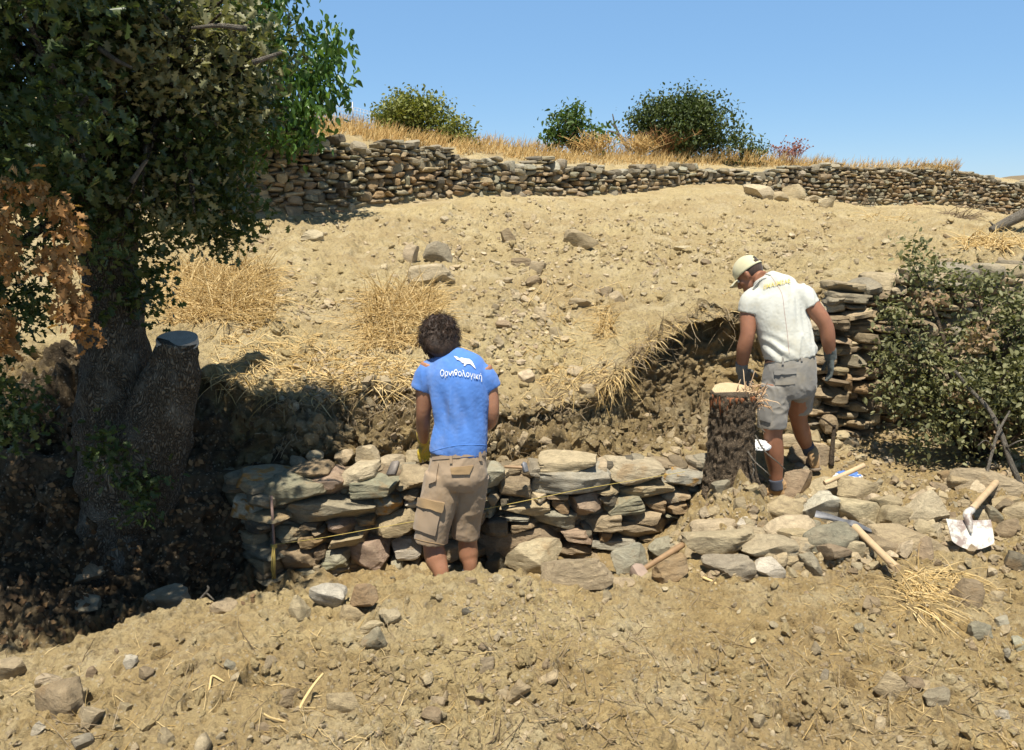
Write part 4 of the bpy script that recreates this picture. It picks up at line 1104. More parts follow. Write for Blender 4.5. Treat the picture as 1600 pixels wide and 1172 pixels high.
branch('twig', 'bent light stalk lying high on the near heap, left of centre', 'twig', [[(322,1100,2.83,.004),(328,1072,2.86,.004),(332,1056,2.9,.004),(350,1065,2.88,.003)]], M_straw)
branch('twig', 'crooked light root on the soil below the rock pile', 'twig', [[(1098,902,4.14,.008),(1118,912,4.1,.008),(1126,930,4.02,.008),(1128,945,3.97,.006)],[(1010,917,4.14,.004),(1040,910,4.16,.005),(1062,900,4.2,.004)]], M_straw)

# ridge: dry grass, thistle, dry bushes, wire fence, far hill
def blades(n, boxes, lmin, lmax, r0, m, name, wind=.15):
    out = []
    for _ in range(n):
        p, nn = rand_hit(*rnd.choice(boxes)); L = rnd.uniform(lmin, lmax)
        d = np.array([rnd.gauss(wind, .3), rnd.gauss(0, .3), 1.0]); d /= np.linalg.norm(d); q = np.array(p)-d*.04; pts = [q]
        for s in range(3):
            d = d+np.array([rnd.gauss(.05, .12), rnd.gauss(0, .12), -.1]); d /= np.linalg.norm(d); q = q+d*L/3; pts.append(q)
        out.append(pts)
    V, F = strands(np.array(out), np.array([[1, .9, .7, .2]])*RNG.uniform(.6, 1.2, (n, 1))*r0)
    b = Bag(); b.add(V, F); return b.build(name, m)
M_ridge = straw_mat('ridge_grass', (.42, .24, .07), (.70, .50, .21))
def strip(x0, x1, n, m=12):
    out = []
    for k in range(m):
        a = x0+(x1-x0)*k/m; b_ = x0+(x1-x0)*(k+1)/m; c = (a+b_)/2
        yt = np.interp(c, [-40,0,300,500,600,700,800,900,1000,1100,1200,1300,1400,1500,1600], [130,130,165,187,203,218,226,236,238,243,250,259,260,268,284])
        yb = np.interp(c, [-40,350,500,600,700,800,900,1000,1100,1200,1300,1400,1600], [160,195,208,222,234,249,256,259,259,262,262,263,288])
        out.append((a, yt, b_, yb))
    return out
o = blades(6500, strip(420, 1300, 9), .10, .36, .0065, M_ridge, 'dry_grass'); kind(o, 'stuff')
kind(blades(700, [(1300,258,1500,266)], .08, .3, .0065, M_ridge, 'dry_grass'), 'stuff')
M_rust = straw_mat('dry_bush', (.28, .13, .05), (.46, .27, .11))
def drybush(label, px, py, Y, w, h, n, m, heads=None):
    c = np.array(hit(px, py)[0] if Y is None else A(px, py, Y)); s = c[1]/F_PX; out = []; tips = []
    for _ in range(n):
        d = np.array([rnd.gauss(0, 1)*w*s*.5, rnd.gauss(0, 1)*w*s*.3, h*s*rnd.uniform(.4, 1.0)])
        q = [np.array([0, 0, -.05])]+[d*t+np.array([rnd.gauss(0, .03), 0, rnd.gauss(0, .03)]) for t in (.35, .7, 1)]
        out.append(q); tips.append(q[-1])
        for _ in range(3):
            b0 = d*rnd.uniform(.4, .9); e = b0+np.array([rnd.gauss(0, .1), rnd.gauss(0, .1), rnd.uniform(.05, .2)]); out.append([b0, b0*.6+e*.4, b0*.3+e*.7, e]); tips.append(e)
    V, F = strands(np.array(out), np.array([[1, .8, .6, .4]])*.007)
    b = Bag(); b.add(V, F)
    if heads:
        for tt in tips:
            V, F = stone((heads, heads, heads), rnd.randrange(999), 2, 0, .3, 2.5); b.add(V+tt, F)
    return tag(b.build('dry_bush', m, loc=c), label, 'dry bush')
drybush('rusty dry shrub in front of the largest dome shaped bush', 1040, 240, 20.0, 50, 42, 90, M_rust)
drybush('orange dry weeds between the dead branch and the largest bush', 1000, 240, 19.6, 40, 30, 70, M_ridge)
drybush('dry weeds under the sparse two lobed bush', 930, 238, 18.6, 60, 28, 80, M_ridge)
drybush('reddish seed headed weed standing alone on the ridge to the right of the bushes', 1235, 256, 21, 36, 36, 34, straw_mat('thistle', (.22, .08, .06), (.36, .16, .11)), .035)
fen = thing('wire_fence', 'thin wire mesh fence on the ridge next to the broadleaf tree', 'fence', tuple(hit(560, 196)[0]))
M_wire = plain('wire', (.35, .36, .38), .5, metal=.6)
b = Bag()
def fp(u, v): 
    px = 490+115*u; g = np.interp(px, [490, 605], [186, 205]); return A(px, g-(38-10*u)*v+4, 17.6)
for v in np.linspace(.1, 1, 7): b.add(*tube([fp(u, v) for u in np.linspace(0, 1, 6)], .005, 4))
for u in np.linspace(0, 1, 23): b.add(*tube([fp(u, 0), fp(u, 1)], .005, 4))
b.build('mesh_wire', M_wire, fen)
for u in (.0, .53, 1.0):
    b = Bag(); b.add(*tube([fp(u, -.1), fp(u, 1.25)], .014, 6)); b.build('post', M_wire, fen)
hill = Bag(); X = np.linspace(60, 420, 40)
pr = []
for k, x in enumerate(X):
    h = 16*math.exp(-((x-230)/95)**2)+1.5*math.sin(x*.05)+1.0*math.sin(x*.13)
    for j, (dy, f) in enumerate(((0, -.4), (60, .5), (130, 1.0), (220, .6), (320, -.4))): pr.append((x, 210+dy, h*f+2.0))
i, j = np.meshgrid(np.arange(39), np.arange(4), indexing='ij'); k = i*5+j
hill.add(np.array(pr), np.stack([k, k+5, k+6, k+1], -1).reshape(-1, 4))
kind(hill.build('hill', plain('hill_scrub', (.20, .15, .085), .95, var=.4)), 'structure')

# ------------------------------------------------------------------ stump, tools, things on the site
def gcone(V, amp, fr, seed): return V + (vnoise(V*np.array([fr, fr, fr*.35]), seed)*amp)[:, None]*np.array([1, 1, 0])
st = thing('tree_stump', 'tall sawn stump with rough bark and pale cut top beside the man in white', 'tree stump', tuple(A(1140, 800, 5.38)))
top = A(1146, 612, 5.36)
b = Bag(); V, F = tube([A(1138,850,5.4), A(1138,800,5.4), A(1140,765,5.38), A(1141,730,5.37), A(1142,690,5.36), A(1144,650,5.36), top], [.36,.275,.20,.155,.14,.135,.138], 130, smooth=20)
cx_ = np.array(top); rad = V-np.array([cx_[0], cx_[1], 0]); rad[:, 2] = 0; rn = np.linalg.norm(rad, axis=1)[:, None]+1e-6; u_ = rad/rn
ridge = 1-np.abs(fbm(np.column_stack([u_[:, 0]*5.5, u_[:, 1]*5.5, V[:, 2]*3.2])+.5*vnoise(V*14, 2)[:, None], 3, 21))*2
V = V+u_*(.016*ridge+.010*vnoise(V*30, 5)+.006*vnoise(V*75, 6))[:, None]
t = np.tile(np.array([[.0]]), (len(V), 1)); b.add(V, F); bark = b.build('bark_trunk', bark_mat('stump_bark', (.07, .05, .031), (.42, .31, .2), 1.1, .1), st)
b = Bag(); n = np.array([.02, -.22, .97]); n /= np.linalg.norm(n)
V, F = tube([np.array(top)-n*.05, np.array(top)+n*.004], [.142, .136], 36); V = V+(V-np.array(top))*(.07*vnoise(np.round(V, 2)*26, 4))[:, None]*np.array([1, 1, 0]); b.add(V+RNG.normal(size=V.shape)*.0015, F)
o = b.build('cut_face', M_cut_pale, sharp=40); o.data.transform(Matrix.Translation(-top)); o.parent = st; o.location = top-st.location
b = Bag()
for k in range(120):   # peeled red brown inner bark under the cut
    a = rnd.uniform(0, 6.28); r = .141; P0 = np.array(top)+np.array([math.cos(a)*r, math.sin(a)*r, -.012]); L = rnd.uniform(.01, .055)*(2.4 if math.cos(a) < -.3 else 1)
    b.add(*tube([P0, P0+[math.cos(a)*.003, math.sin(a)*.003, -L*.6], P0+[0, 0, -L]], [.008, .007, .002], 5))
b.build('inner_bark', plain('inner_bark', (.22, .085, .035), .8, 40, .004, .4), st)
b = Bag(); out = []
for k in range(90):
    p = np.array(A(1172+rnd.gauss(0, 9), 622+rnd.gauss(0, 10), 5.28+rnd.uniform(0, .12))); d = np.array([rnd.gauss(.35, .6), rnd.gauss(-.2, .5), rnd.gauss(.15, .6)]); L = rnd.uniform(.05, .14); d /= np.linalg.norm(d)
    out.append([p, p+d*L*.4, p+d*L*.8+[0, 0, .01], p+d*L])
V, F = strands(np.array(out), np.array([[.002, .0035, .003, .0008]])); b.add(V, F); b.build('splinters', straw_mat('splinter', (.45, .26, .13), (.68, .50, .31)), st)
for pts in ([(1180,680,5.2),(1195,705,5.12),(1215,722,5.1),(1228,735,5.1)], [(1168,705,5.22),(1180,722,5.15),(1195,735,5.1),(1204,744,5.1)], [(1176,725,5.2),(1178,735,5.16),(1174,748,5.15)], [(1184,640,5.2),(1187,665,5.15),(1196,676,5.12)], [(1120,780,5.2),(1100,800,5.1),(1085,830,5.0)]):
    b = Bag(); b.add(*tube([A(*p) for p in pts], np.linspace(.007, .003, len(pts)), 5, smooth=4)); b.build('root', M_twig, st)

M_wood = plain('ash_wood', (.50, .36, .21), .6, 60, .001, .15); M_wood2 = plain('worn_wood', (.30, .19, .10), .5, 60, .001, .2)
M_steel = plain('dull_steel', (.15, .15, .155), .55, 90, .0012, .45, .35); M_rust = plain('rusty_steel', (.30, .20, .16), .7, 60, .002, .25, .3)
def white_worn():
    t = NT('worn_white_blade'); p = t.obj()
    c = t.mix(t.ramp(t.noise(9, 5, .65, p), [(.47, 0.), (.56, 1.)]), (.62, .585, .51), (.30, .235, .2))
    return t.fin(c, .55, t.bump(t.noise(50, 4, .6, p), .0015))
M_blade = white_worn()
def axes(d, nrm):
    d = np.array(d, float); d /= np.linalg.norm(d); n = np.array(nrm, float); n -= d*(n@d); n /= np.linalg.norm(n)
    return np.cross(d, n), d, n        # x, y along d, z = face normal
def local(pts, O, X, Y, Z): pts = np.asarray(pts, float); return np.asarray(O)+pts[:, :1]*X+pts[:, 1:2]*Y+pts[:, 2:3]*Z

# shovel
hp_ = hit(1499, 858)[0]; tY = hp_.y-.04; tip = A(1507, 858, tY); soc = A(1511, 806, tY+.13); hY = hit(1568, 748)[0].y; hand = A(1568, 741, max(tY+.5, hY-.1))
sh = thing('shovel', 'shovel with a square whitish worn blade lying on the soil below the shrub', 'shovel', tuple(soc))
tip = Vector((soc.x-.012, tip.y, tip.z)); X, Yd, Z = axes(np.array(soc)-np.array(tip), (0, -.85, .5)); X = np.array([1, .04, -.04]); X /= np.linalg.norm(X); Yd = Yd-X*(Yd@X); Yd /= np.linalg.norm(Yd); Z = np.cross(X, Yd)
Lb = np.linalg.norm(np.array(soc)-np.array(tip)); wB = .135
g = []
nu, nv = 17, 15
for v in np.linspace(0, 1, nv):
    y = v*Lb*.86; 
    for u in np.linspace(-1, 1, nu):
        w = wB*(.93+.07*v) * (1.0 if v > .12 else .9+.8*v)
        yy = y + (.03*(u*u) if v < .5 else 0)*(1-2*v if v < .5 else 0)
        g.append((u*w, yy, .022*u*u-.012*(1-v)+(.018*math.exp(-(u/.13)**2)*max(0, v-.15))))
g = np.array(g); i, j = np.meshgrid(np.arange(nv-1), np.arange(nu-1), indexing='ij'); k = i*nu+j
Fq = np.stack([k, k+1, k+nu+1, k+nu], -1).reshape(-1, 4); N_ = len(g)
V = local(np.concatenate([g, g-[0, 0, .004]]), tip, X, Yd, Z)
edge = [(a, a+1) for a in range(nu-1)]+[(N_-nu+a+1, N_-nu+a) for a in range(nu-1)]+[((a+1)*nu, a*nu) for a in range(nv-1)]+[(a*nu+nu-1, (a+1)*nu+nu-1) for a in range(nv-1)]
Fe = np.array([[b_, a_, a_+N_, b_+N_] for a_, b_ in edge])
b = Bag(); b.add(V, [np.concatenate([Fq, Fq[:, ::-1]+N_, Fe])]); b.build('blade', M_blade, sh, sharp=50)
b = Bag(); P = local([(0, Lb*.45, .012), (0, Lb*.75, .02), (0, Lb*1.0, .022)], tip, X, Yd, Z); dirh = np.array(hand)-P[-1]; P = np.concatenate([P, [P[-1]+dirh*.1]])
b.add(*tube(P, [.006, .02, .024, .023], 12, smooth=4)); b.build('socket', M_blade, sh)
b = Bag(); b.add(*tube([P[-1]-dirh*.03, P[-1]+dirh*.4, P[-1]+dirh*.93], [.0195, .021, .022], 14, smooth=3)); b.build('handle', M_wood, sh)

# pickaxe
eye = A(1334, 822, 4.72); hend = A(1401, 888, 4.22)
pk = thing('pickaxe', 'pickaxe with a grey steel head and pale wooden handle lying on the rock pile', 'pickaxe', tuple(eye))
b = Bag(); P = [A(1274,803,4.86), A(1296,808,4.82), A(1318,816,4.76), eye, A(1352,828,4.72), A(1380,838,4.70), A(1404,846,4.68)]
b.add(*tube(P, [.005,.011,.016,.026,.017,.012,.004], 10, R2=[.026,.022,.020,.032,.018,.012,.004], up=(0, -.6, .8), smooth=4, power=4)); b.build('head', M_steel, pk, sharp=45)
b = Bag(); d = np.array(hend)-np.array(eye); b.add(*tube([np.array(eye)-d*.06, np.array(eye)+d*.1, np.array(eye)+d*.6, np.array(hend)], [.024, .021, .0195, .0235], 14, R2=[.03, .025, .022, .024], smooth=4)); b.build('handle', M_wood, pk, sharp=50)

# sledgehammer, small hammer, chisel, spare handle
def hammer(label, hb, ht, hr, head_a, head_b, r, m1, m2, power=5):
    t = thing('hammer', label, 'hammer', tuple(hb)); b = Bag(); h0, h1 = np.array(hb), np.array(ht)
    b.add(*tube([h0, h0*.6+h1*.4, h1*.97+h0*.03, h1], [hr*.85, hr*.95, hr*1.1, hr*.7], 12, smooth=4)); b.build('handle', m1, t)
    b = Bag(); a, c = np.array(head_a), np.array(head_b); b.add(*tube([a, a*.95+c*.05, a*.5+c*.5, a*.05+c*.95, c], [r*.85, r, r*1.05, r, r*.85], 16, power=power, smooth=2)); b.build('head', m2, t, sharp=40); return t
hammer('sledgehammer with a brown handle leaning on the stones, its reddish head in the soil', A(975,908,4.28), A(1066,852,4.52), .0165, A(993,888,4.30), A(1013,919,4.18), .037, M_wood2, plain('clay_red_steel', (.32, .235, .18), .8, 60, .002, .2))
hammer('small hammer lying on the wall top to the right of the man in blue', A(788,729,5.05), A(822,731,5.05), .010, A(818,724,5.06), A(822,738,5.03), .016, M_wood2, M_steel)
ch = Bag(); X, Yd, Z = axes(np.array(A(619,720,5.0))-np.array(A(611,742,4.92)), (-.5, -.8, .2))
V = np.array([(1.4, 1, 1)])*np.array([(-.022, 0, -.014), (.022, 0, -.014), (.022, 0, .014), (-.022, 0, .014), (-.02, .09, -.011), (.02, .09, -.011), (.02, .09, .011), (-.02, .09, .011), (-.017, .1, -.008), (.017, .1, -.008), (.017, .1, .008), (-.017, .1, .008)])
F = np.array([[3,2,1,0],[0,1,5,4],[1,2,6,5],[2,3,7,6],[3,0,4,7],[4,5,9,8],[5,6,10,9],[6,7,11,10],[7,4,8,11],[8,9,10,11]])
ch.add(local(V, A(611,742,4.94), X, Yd, Z), F); o = ch.build('chisel', plain('grey_iron', (.22, .19, .165), .6, 60, .002, .3, .2), smooth=False); tag(o, 'short steel wedge standing between stones on the wall top, left of the man in blue', 'chisel')
b = Bag(); b.add(*tube([A(1288,755,5.5), A(1320,741,5.55), A(1350,727,5.6)], [.0165, .017, .019], 14, smooth=3))
tag(b.build('tool_handle', M_wood, sharp=50), 'short pale wooden tool handle lying across the white and blue bag', 'tool handle')

def crumple(name, label, c, dims, seed, m, cat):
    V, Fq = CS[14]; V = V/np.linalg.norm(V, axis=1)[:, None]
    V = V*(1+.28*(1-2*np.abs(fbm(V*2.2+seed, 3, seed))))[:, None]
    V[:, 2] = np.where(V[:, 2] < -.3, -.3, V[:, 2])
    o = mesh_np(name, V*np.asarray(dims)/2, Fq, m, loc=c); return tag(o, label, cat)
t = NT('printed_bag'); w_ = t.n('ShaderNodeTexWave', bands_direction='Z'); w_.inputs['Scale'].default_value = 3.2; w_.inputs['Distortion'].default_value = 1.0; t.t.links.new(t.obj(), w_.inputs[0])
M_bag = t.fin(t.mix(t.ramp(w_.outputs['Fac'], [(.8, 0.), (.86, 1.)]), (.78, .8, .82), (.10, .2, .48)), .4)
p = hit(1328, 750)[0]; crumple('plastic_bag', 'crumpled white and blue plastic bag on the earth behind the rock pile', p+Vector((0, .03, .0)), (.19, .13, .10), 5, M_bag, 'bag')
p = A(1186, 697, 5.62); crumple('plastic_bag', 'crumpled white plastic bag partly hidden behind the tall stump', p, (.13, .15, .07), 9, plain('white_plastic', (.78, .78, .76), .4), 'bag')

# stake and yellow line
sk = thing('iron_stake', 'thin rusty iron stake with yellow string tied round it at the wall corner', 'stake', tuple(A(431, 918, 4.9)))
b = Bag(); b.add(*tube([A(431, 930, 4.9), A(428, 850, 4.9), A(424, 775, 4.9)], .0085, 8)); b.build('rod', M_rust, sk)
M_str = plain('yellow_string', (.55, .42, .12), .8)
b = Bag()
for k in range(9):
    x = 425+rnd.uniform(-2, 6); b.add(*tube([A(428+rnd.uniform(-2, 2), 853, 4.885), A(x, 870, 4.87), A(x+rnd.uniform(-3, 3), 890, 4.875), A(428+rnd.uniform(-4, 3), rnd.uniform(895, 917), 4.89)], .0022, 4, smooth=3))
for k in range(6): b.add(*tube([A(423, 851+k, 4.89), A(428, 852+k, 4.88), A(433, 851+k, 4.89)], .0022, 4))
b.build('string_wraps', M_str, sk)
b = Bag(); b.add(*tube([A(428,851,4.885), A(500,841,4.85), A(640,816,4.9), A(760,795,4.97), A(905,765,5.1), A(1070,737,5.25)], .0017, 5))
tag(b.build('string_line', M_str), 'taut yellow mason string running from the iron stake along the face of the low wall', 'string')
p, n_ = hit(318, 1166); V, Fq = stone((.05, .09, .05), 71, 9, 2, .02, 2.4); tag(mesh_np('rock', V, Fq, M_stone, tint=np.tile(np.array(PAL['T']), (len(V), 1)), loc=p+Vector((0, 0, .01))), 'smooth pale rounded pebble cut by the lower border of the photo', 'rock', 'rocks lying about the work site')

# ------------------------------------------------------------------ people
def ell(c, r, R=None, n=9):
    V, Fq = CS[n]; V = V/np.linalg.norm(V, axis=1)[:, None]*np.asarray(r, float)
    if R is not None: V = V @ np.asarray(R, float).T
    return V+np.asarray(c, float), Fq

def fuse(name, pieces, voxel, m, parent, it=6, disp=None, keep=None):
    """Joins overlapping pieces into one continuous skin."""
    b = Bag()
    for V, F in pieces: b.add(V, F)
    tmp = b.build('tmp', None)
    md = tmp.modifiers.new('r', 'REMESH'); md.mode = 'VOXEL'; md.voxel_size = voxel
    sm = tmp.modifiers.new('s', 'SMOOTH'); sm.iterations = it; sm.factor = .5
    dg = bpy.context.evaluated_depsgraph_get(); dg.update()
    me = bpy.data.meshes.new_from_object(tmp.evaluated_get(dg))
    bpy.data.objects.remove(tmp)
    nv = len(me.vertices); V = np.zeros(nv*3, np.float32); me.vertices.foreach_get('co', V); V = V.reshape(-1, 3)
    N = np.zeros(nv*3, np.float32); me.vertices.foreach_get('normal', N); N = N.reshape(-1, 3)
    if disp is not None: V = V+N*disp(V, N)[:, None]
    V = V-np.array(parent.location, np.float32)
    me.vertices.foreach_set('co', V.ravel()); me.update()
    me.polygons.foreach_set('use_smooth', np.ones(len(me.polygons), bool))
    me.name = name; me.materials.clear(); me.materials.append(m)
    o = bpy.data.objects.new(name, me); COL.objects.link(o); o.parent = parent
    if keep: cull(o, keep)
    return o

def wbvh(o):
    me = o.data; off = Vector(o.parent.location) if o.parent else Vector()
    return BVHTree.FromPolygons([v.co+off for v in me.vertices], [list(p.vertices) for p in me.polygons])

def cloth_disp(amp, fr, seed, stretch=(1, 1, .35), fine=.0012):
    def f(V, N):
        Q = V*np.array(stretch)*fr
        Q = Q+.35*np.stack([vnoise(Q*.7, seed), vnoise(Q*.7, seed+1), vnoise(Q*.7, seed+2)], -1)
        r = 1-np.abs(fbm(Q, 2, seed+5, .35))
        return amp*(r*1.6-1.0)*np.clip(.5+vnoise(V*5, seed+9), .15, 1.2)+fine*vnoise(V*90, seed)
    return f

def skin_mat(name, col):
    t = NT(name); p = t.obj()
    c = t.mix(t.ramp(t.noise(9, 5, .6, p), [(.35, 0.), (.7, 1.)]), tuple(np.array(col)*.85), tuple(np.array(col)*1.12))
    c = t.mix(t.ramp(t.noise(60, 4, .6, p), [(.55, 0.), (.7, .25)]), c, tuple(np.array(col)*.6))
    t.b.inputs['Subsurface Weight'].default_value = .12; t.b.inputs['Subsurface Radius'].default_value = (.01, .004, .002)
    t.b.inputs['Specular IOR Level'].default_value = .4
    return t.fin(c, .48, t.bump(t.noise(160, 3, .6, p), .0008))
def cloth_mat(name, col, stain=None, amt=.5, scale=4.0, weave=700):
    t = NT(name); p = t.obj()
    c = t.mix(t.ramp(t.noise(6, 5, .6, p), [(.3, 0.), (.7, 1.)]), tuple(np.array(col)*.9), tuple(np.minimum(np.array(col)*1.07, .9)))
    if stain: c = t.mix(t.ramp(t.noise(scale, 5, .65, p), [(.48, 0.), (.72, amt)]), c, stain)
    t.b.inputs['Sheen Weight'].default_value = .15
    return t.fin(c, .88, t.bump(t.noise(weave, 2, .5, p), .0006))

def head_pieces(Mx, neck_to):
    """Skull, jaw, brow, nose, lips, ears in head space (x right, y to the face, z to the crown), placed by Mx."""
    R = np.array(Mx.to_3x3()); c = np.array(Mx.translation); W_ = lambda p: R @ np.array(p, float)+c
    P = [ell(W_((0, -.012, .03)), (.076, .096, .098), R), ell(W_((0, .03, -.05)), (.056, .062, .066), R), ell(W_((0, .062, -.088)), (.03, .026, .02), R, 6),
         ell(W_((0, .083, .03)), (.045, .014, .012), R, 6), ell(W_((0, .094, -.066)), (.023, .012, .006), R, 6), ell(W_((0, .093, -.076)), (.02, .012, .007), R, 6)]
    P.append(tube([W_((0, .086, .022)), W_((0, .1, -.005)), W_((0, .112, -.026)), W_((0, .098, -.036))], [.008, .011, .015, .009], 8, smooth=3))
    for s in (-1, 1):
        P.append(ell(W_((s*.079, -.008, -.002)), (.009, .021, .033), R @ rot_xyz(.15, 0, s*.35), 6)); P.append(ell(W_((s*.074, -.004, -.028)), (.008, .012, .012), R, 6))
        P.append(ell(W_((s*.042, .058, -.02)), (.022, .022, .02), R, 6))
    P.append(tube([W_((0, -.03, -.01)), W_((0, -.035, -.06)), np.array(neck_to, float)], [.056, .055, .066], 16, smooth=4))
    return P, W_, R
def eyes(parent, W_, R):
    for s in (-1, 1):
        b = Bag(); b.add(*ell(W_((s*.032, .079, .006)), (.0125, .0125, .0125), R, 6)); b.build('eye', plain('eye_white', (.6, .58, .55), .2), parent)

def hand(pos, d, palm, curl=.6, scale=1.0, side=1, spread=.12):
    """Palm, four unequal bent fingers and a thumb from the side of the palm; d along the hand, palm = inner normal."""
    d = np.array(d, float); d /= np.linalg.norm(d); n = np.array(palm, float); n -= d*(n@d); n /= np.linalg.norm(n); x = np.cross(d, n)*side
    p = np.array(pos, float); S = scale; out = []
    out.append(tube([p, p+d*.03*S, p+d*.07*S, p+d*.095*S], np.array([.03, .04, .044, .04])*S, 12, R2=np.array([.022, .018, .017, .013])*S, up=x, smooth=3))
    for k, (o, L) in enumerate(zip((-.031, -.0105, .0105, .03), (.068, .08, .076, .058))):
        q = p+d*.088*S+x*o*S; dd = d+x*(o*spread*25*.1); pts = [q-dd*.02*S, q]; a = 0
        for s_, f in enumerate((.45, .32, .23)):
            a += curl*(.5+.3*s_); v = d*math.cos(a)+n*math.sin(a)+x*o*2*spread; q = q+v*L*f*S; pts.append(q)
        out.append(tube(pts, np.array([.0095, .0098, .009, .0085, .006])*S, 8, smooth=3))
    q = p+d*.03*S-x*.032*S; v = d*.6-x*.65+n*.35; v /= np.linalg.norm(v); w = d*.9-x*.1+n*.4
    out.append(tube([q+x*.01*S, q+v*.03*S, q+v*.045*S+w*.02*S, q+v*.05*S+w*.045*S], np.array([.014, .013, .0115, .008])*S, 8, smooth=3))
    return out

def boot(parent, heel, toe, ankle, up, m, msole):
    """A laced work boot: shaft, foot and a separate sole."""
    h, t_, a, u = (np.array(q, float) for q in (heel, toe, ankle, up)); d = t_-h; L = np.linalg.norm(d); d /= L; u -= d*(u@d); u /= np.linalg.norm(u); x = np.cross(d, u)
    P = [h+d*L*f+u*z for f, z in ((.0, .05), (.12, .052), (.35, .055), (.6, .045), (.82, .034), (.98, .028))]
    root = fuse('boot', [tube(P, [.034, .046, .046, .040, .033, .016], 16, R2=[.026, .036, .039, .047, .044, .022], up=u, smooth=5, power=2.4),
           tube([h+d*L*.2+u*.05, h+d*L*.17+u*.1, a], [.045, .045, .049], 16, R2=[.04, .041, .046], up=d, smooth=4)], .007, m, parent, 5, cloth_disp(.006, 24, 4, (1, 1, 1)))
    for k in range(4):
        c = h+d*L*(.5-.07*k)+u*(.088+.012*k); b = Bag(); b.add(*tube([c-x*.028-u*.012, c+u*.004, c+x*.028-u*.012], .0035, 5)); b.build('lace', M_lace, root).location = (0, 0, 0)
    P = [h+d*L*f+u*.008 for f in (-.02, .1, .3, .45, .7, .9, 1.02)]
    b = Bag(); b.add(*tube(P, [.012]*7, 16, R2=[.02, .04, .038, .038, .049, .042, .016], up=u, smooth=4, power=4)); s = b.build('sole', msole); s.parent = root; s.location = -Vector(parent.location)
    for c in root.children:
        if c.name.startswith('lace'): c.location = -Vector(parent.location)
    return root
M_lace = plain('lace', (.30, .22, .13), .8)

# patches on cloth: every point of a flat pattern is laid on the cloth behind it
def lay(bvh, pts, dirv, off):
    out = []
    for p in pts:
        p = Vector(p); h = bvh.ray_cast(p-Vector(dirv)*.35, Vector(dirv), .8)
        if h[0] is None: h = bvh.find_nearest(p)
        nn = h[1] if h[1].dot(Vector(dirv)) < 0 else -h[1]
        out.append(h[0]+nn*off)
    return np.array([list(q) for q in out])
def patch(name, bvh, quad, Y, m, parent, off=.006, nu=10, nv=10, off_top=None, top_lift=0.0):
    """A sewn piece with thickness, given by its four corners (top left, top right, bottom right, bottom left)."""
    tl, tr, br_, bl = (np.array(A(x, y, Y)) for x, y in quad); d = (tl+br_)/2-np.array(EYEV); d /= np.linalg.norm(d)
    uu, vv = np.linspace(0, 1, nu), np.linspace(0, 1, nv)
    P = [(tl*(1-u)+tr*u)*(1-v)+(bl*(1-u)+br_*u)*v for v in vv for u in uu]
    base_ = lay(bvh, P, d, -.004); outer = lay(bvh, P, d, off)
    if top_lift:
        for i_, v in enumerate(vv): outer[i_*nu:(i_+1)*nu] -= d*top_lift*v
    outer += (.002*vnoise(outer*60, 5))[:, None]*-d
    i, j = np.meshgrid(np.arange(nv-1), np.arange(nu-1), indexing='ij'); k = i*nu+j; n = nu*nv
    Fq = np.stack([k, k+nu, k+nu+1, k+1], -1).reshape(-1, 4)
    ring = [j for j in range(nu)]+[i*nu+nu-1 for i in range(1, nv)]+[(nv-1)*nu+j for j in range(nu-2, -1, -1)]+[i*nu for i in range(nv-2, 0, -1)]
    Fe = np.array([[ring[q], ring[(q+1) % len(ring)], ring[(q+1) % len(ring)]+n, ring[q]+n] for q in range(len(ring))])
    b = Bag(); b.add(np.concatenate([outer, base_]), np.concatenate([Fq, Fe])); return b.build(name, m, parent, sharp=60)
def seam(name, bvh, pts, Y, m, parent, r=.003, off=.002):
    P = catmull(np.array([list(A(x, y, Y)) for x, y in pts]), 8); d = P.mean(0)-np.array(EYEV); d /= np.linalg.norm(d)
    b = Bag(); b.add(*tube(lay(bvh, P, d, off), r, 6)); return b.build(name, m, parent)
def lettering(name, txt, bvh, fpos, size, Y, m, parent, off=.0075, fine=.5):
    """Printed writing: the letters' own outlines laid on the cloth. fpos(u, v) gives the photo position."""
    cu = bpy.data.curves.new('t', 'FONT'); cu.body = txt; cu.size = 1; cu.resolution_u = 3; cu.offset = .004
    ob = bpy.data.objects.new('t', cu); COL.objects.link(ob); dg = bpy.context.evaluated_depsgraph_get(); dg.update()
    me = bpy.data.meshes.new_from_object(ob.evaluated_get(dg)); bpy.data.objects.remove(ob)
    bm = bmesh.new(); bm.from_mesh(me); bmesh.ops.triangulate(bm, faces=bm.faces); bmesh.ops.subdivide_edges(bm, edges=[e for e in bm.edges if e.calc_length() > .1], cuts=2); bmesh.ops.triangulate(bm, faces=bm.faces)
    co = np.array([v.co[:] for v in bm.verts]); F = np.array([[v.index for v in f.verts] for f in bm.faces]); bm.free()
    w = co[:, 0].max()-co[:, 0].min(); u = (co[:, 0]-co[:, 0].min())/w; v = co[:, 1]
    P = np.array([list(A(*fpos(a, c), Y)) for a, c in zip(u, v)]); d = P.mean(0)-np.array(EYEV); d /= np.linalg.norm(d)
    b = Bag(); b.add(lay(bvh, P, d, off), F); return b.build(name, m, parent, smooth=False)
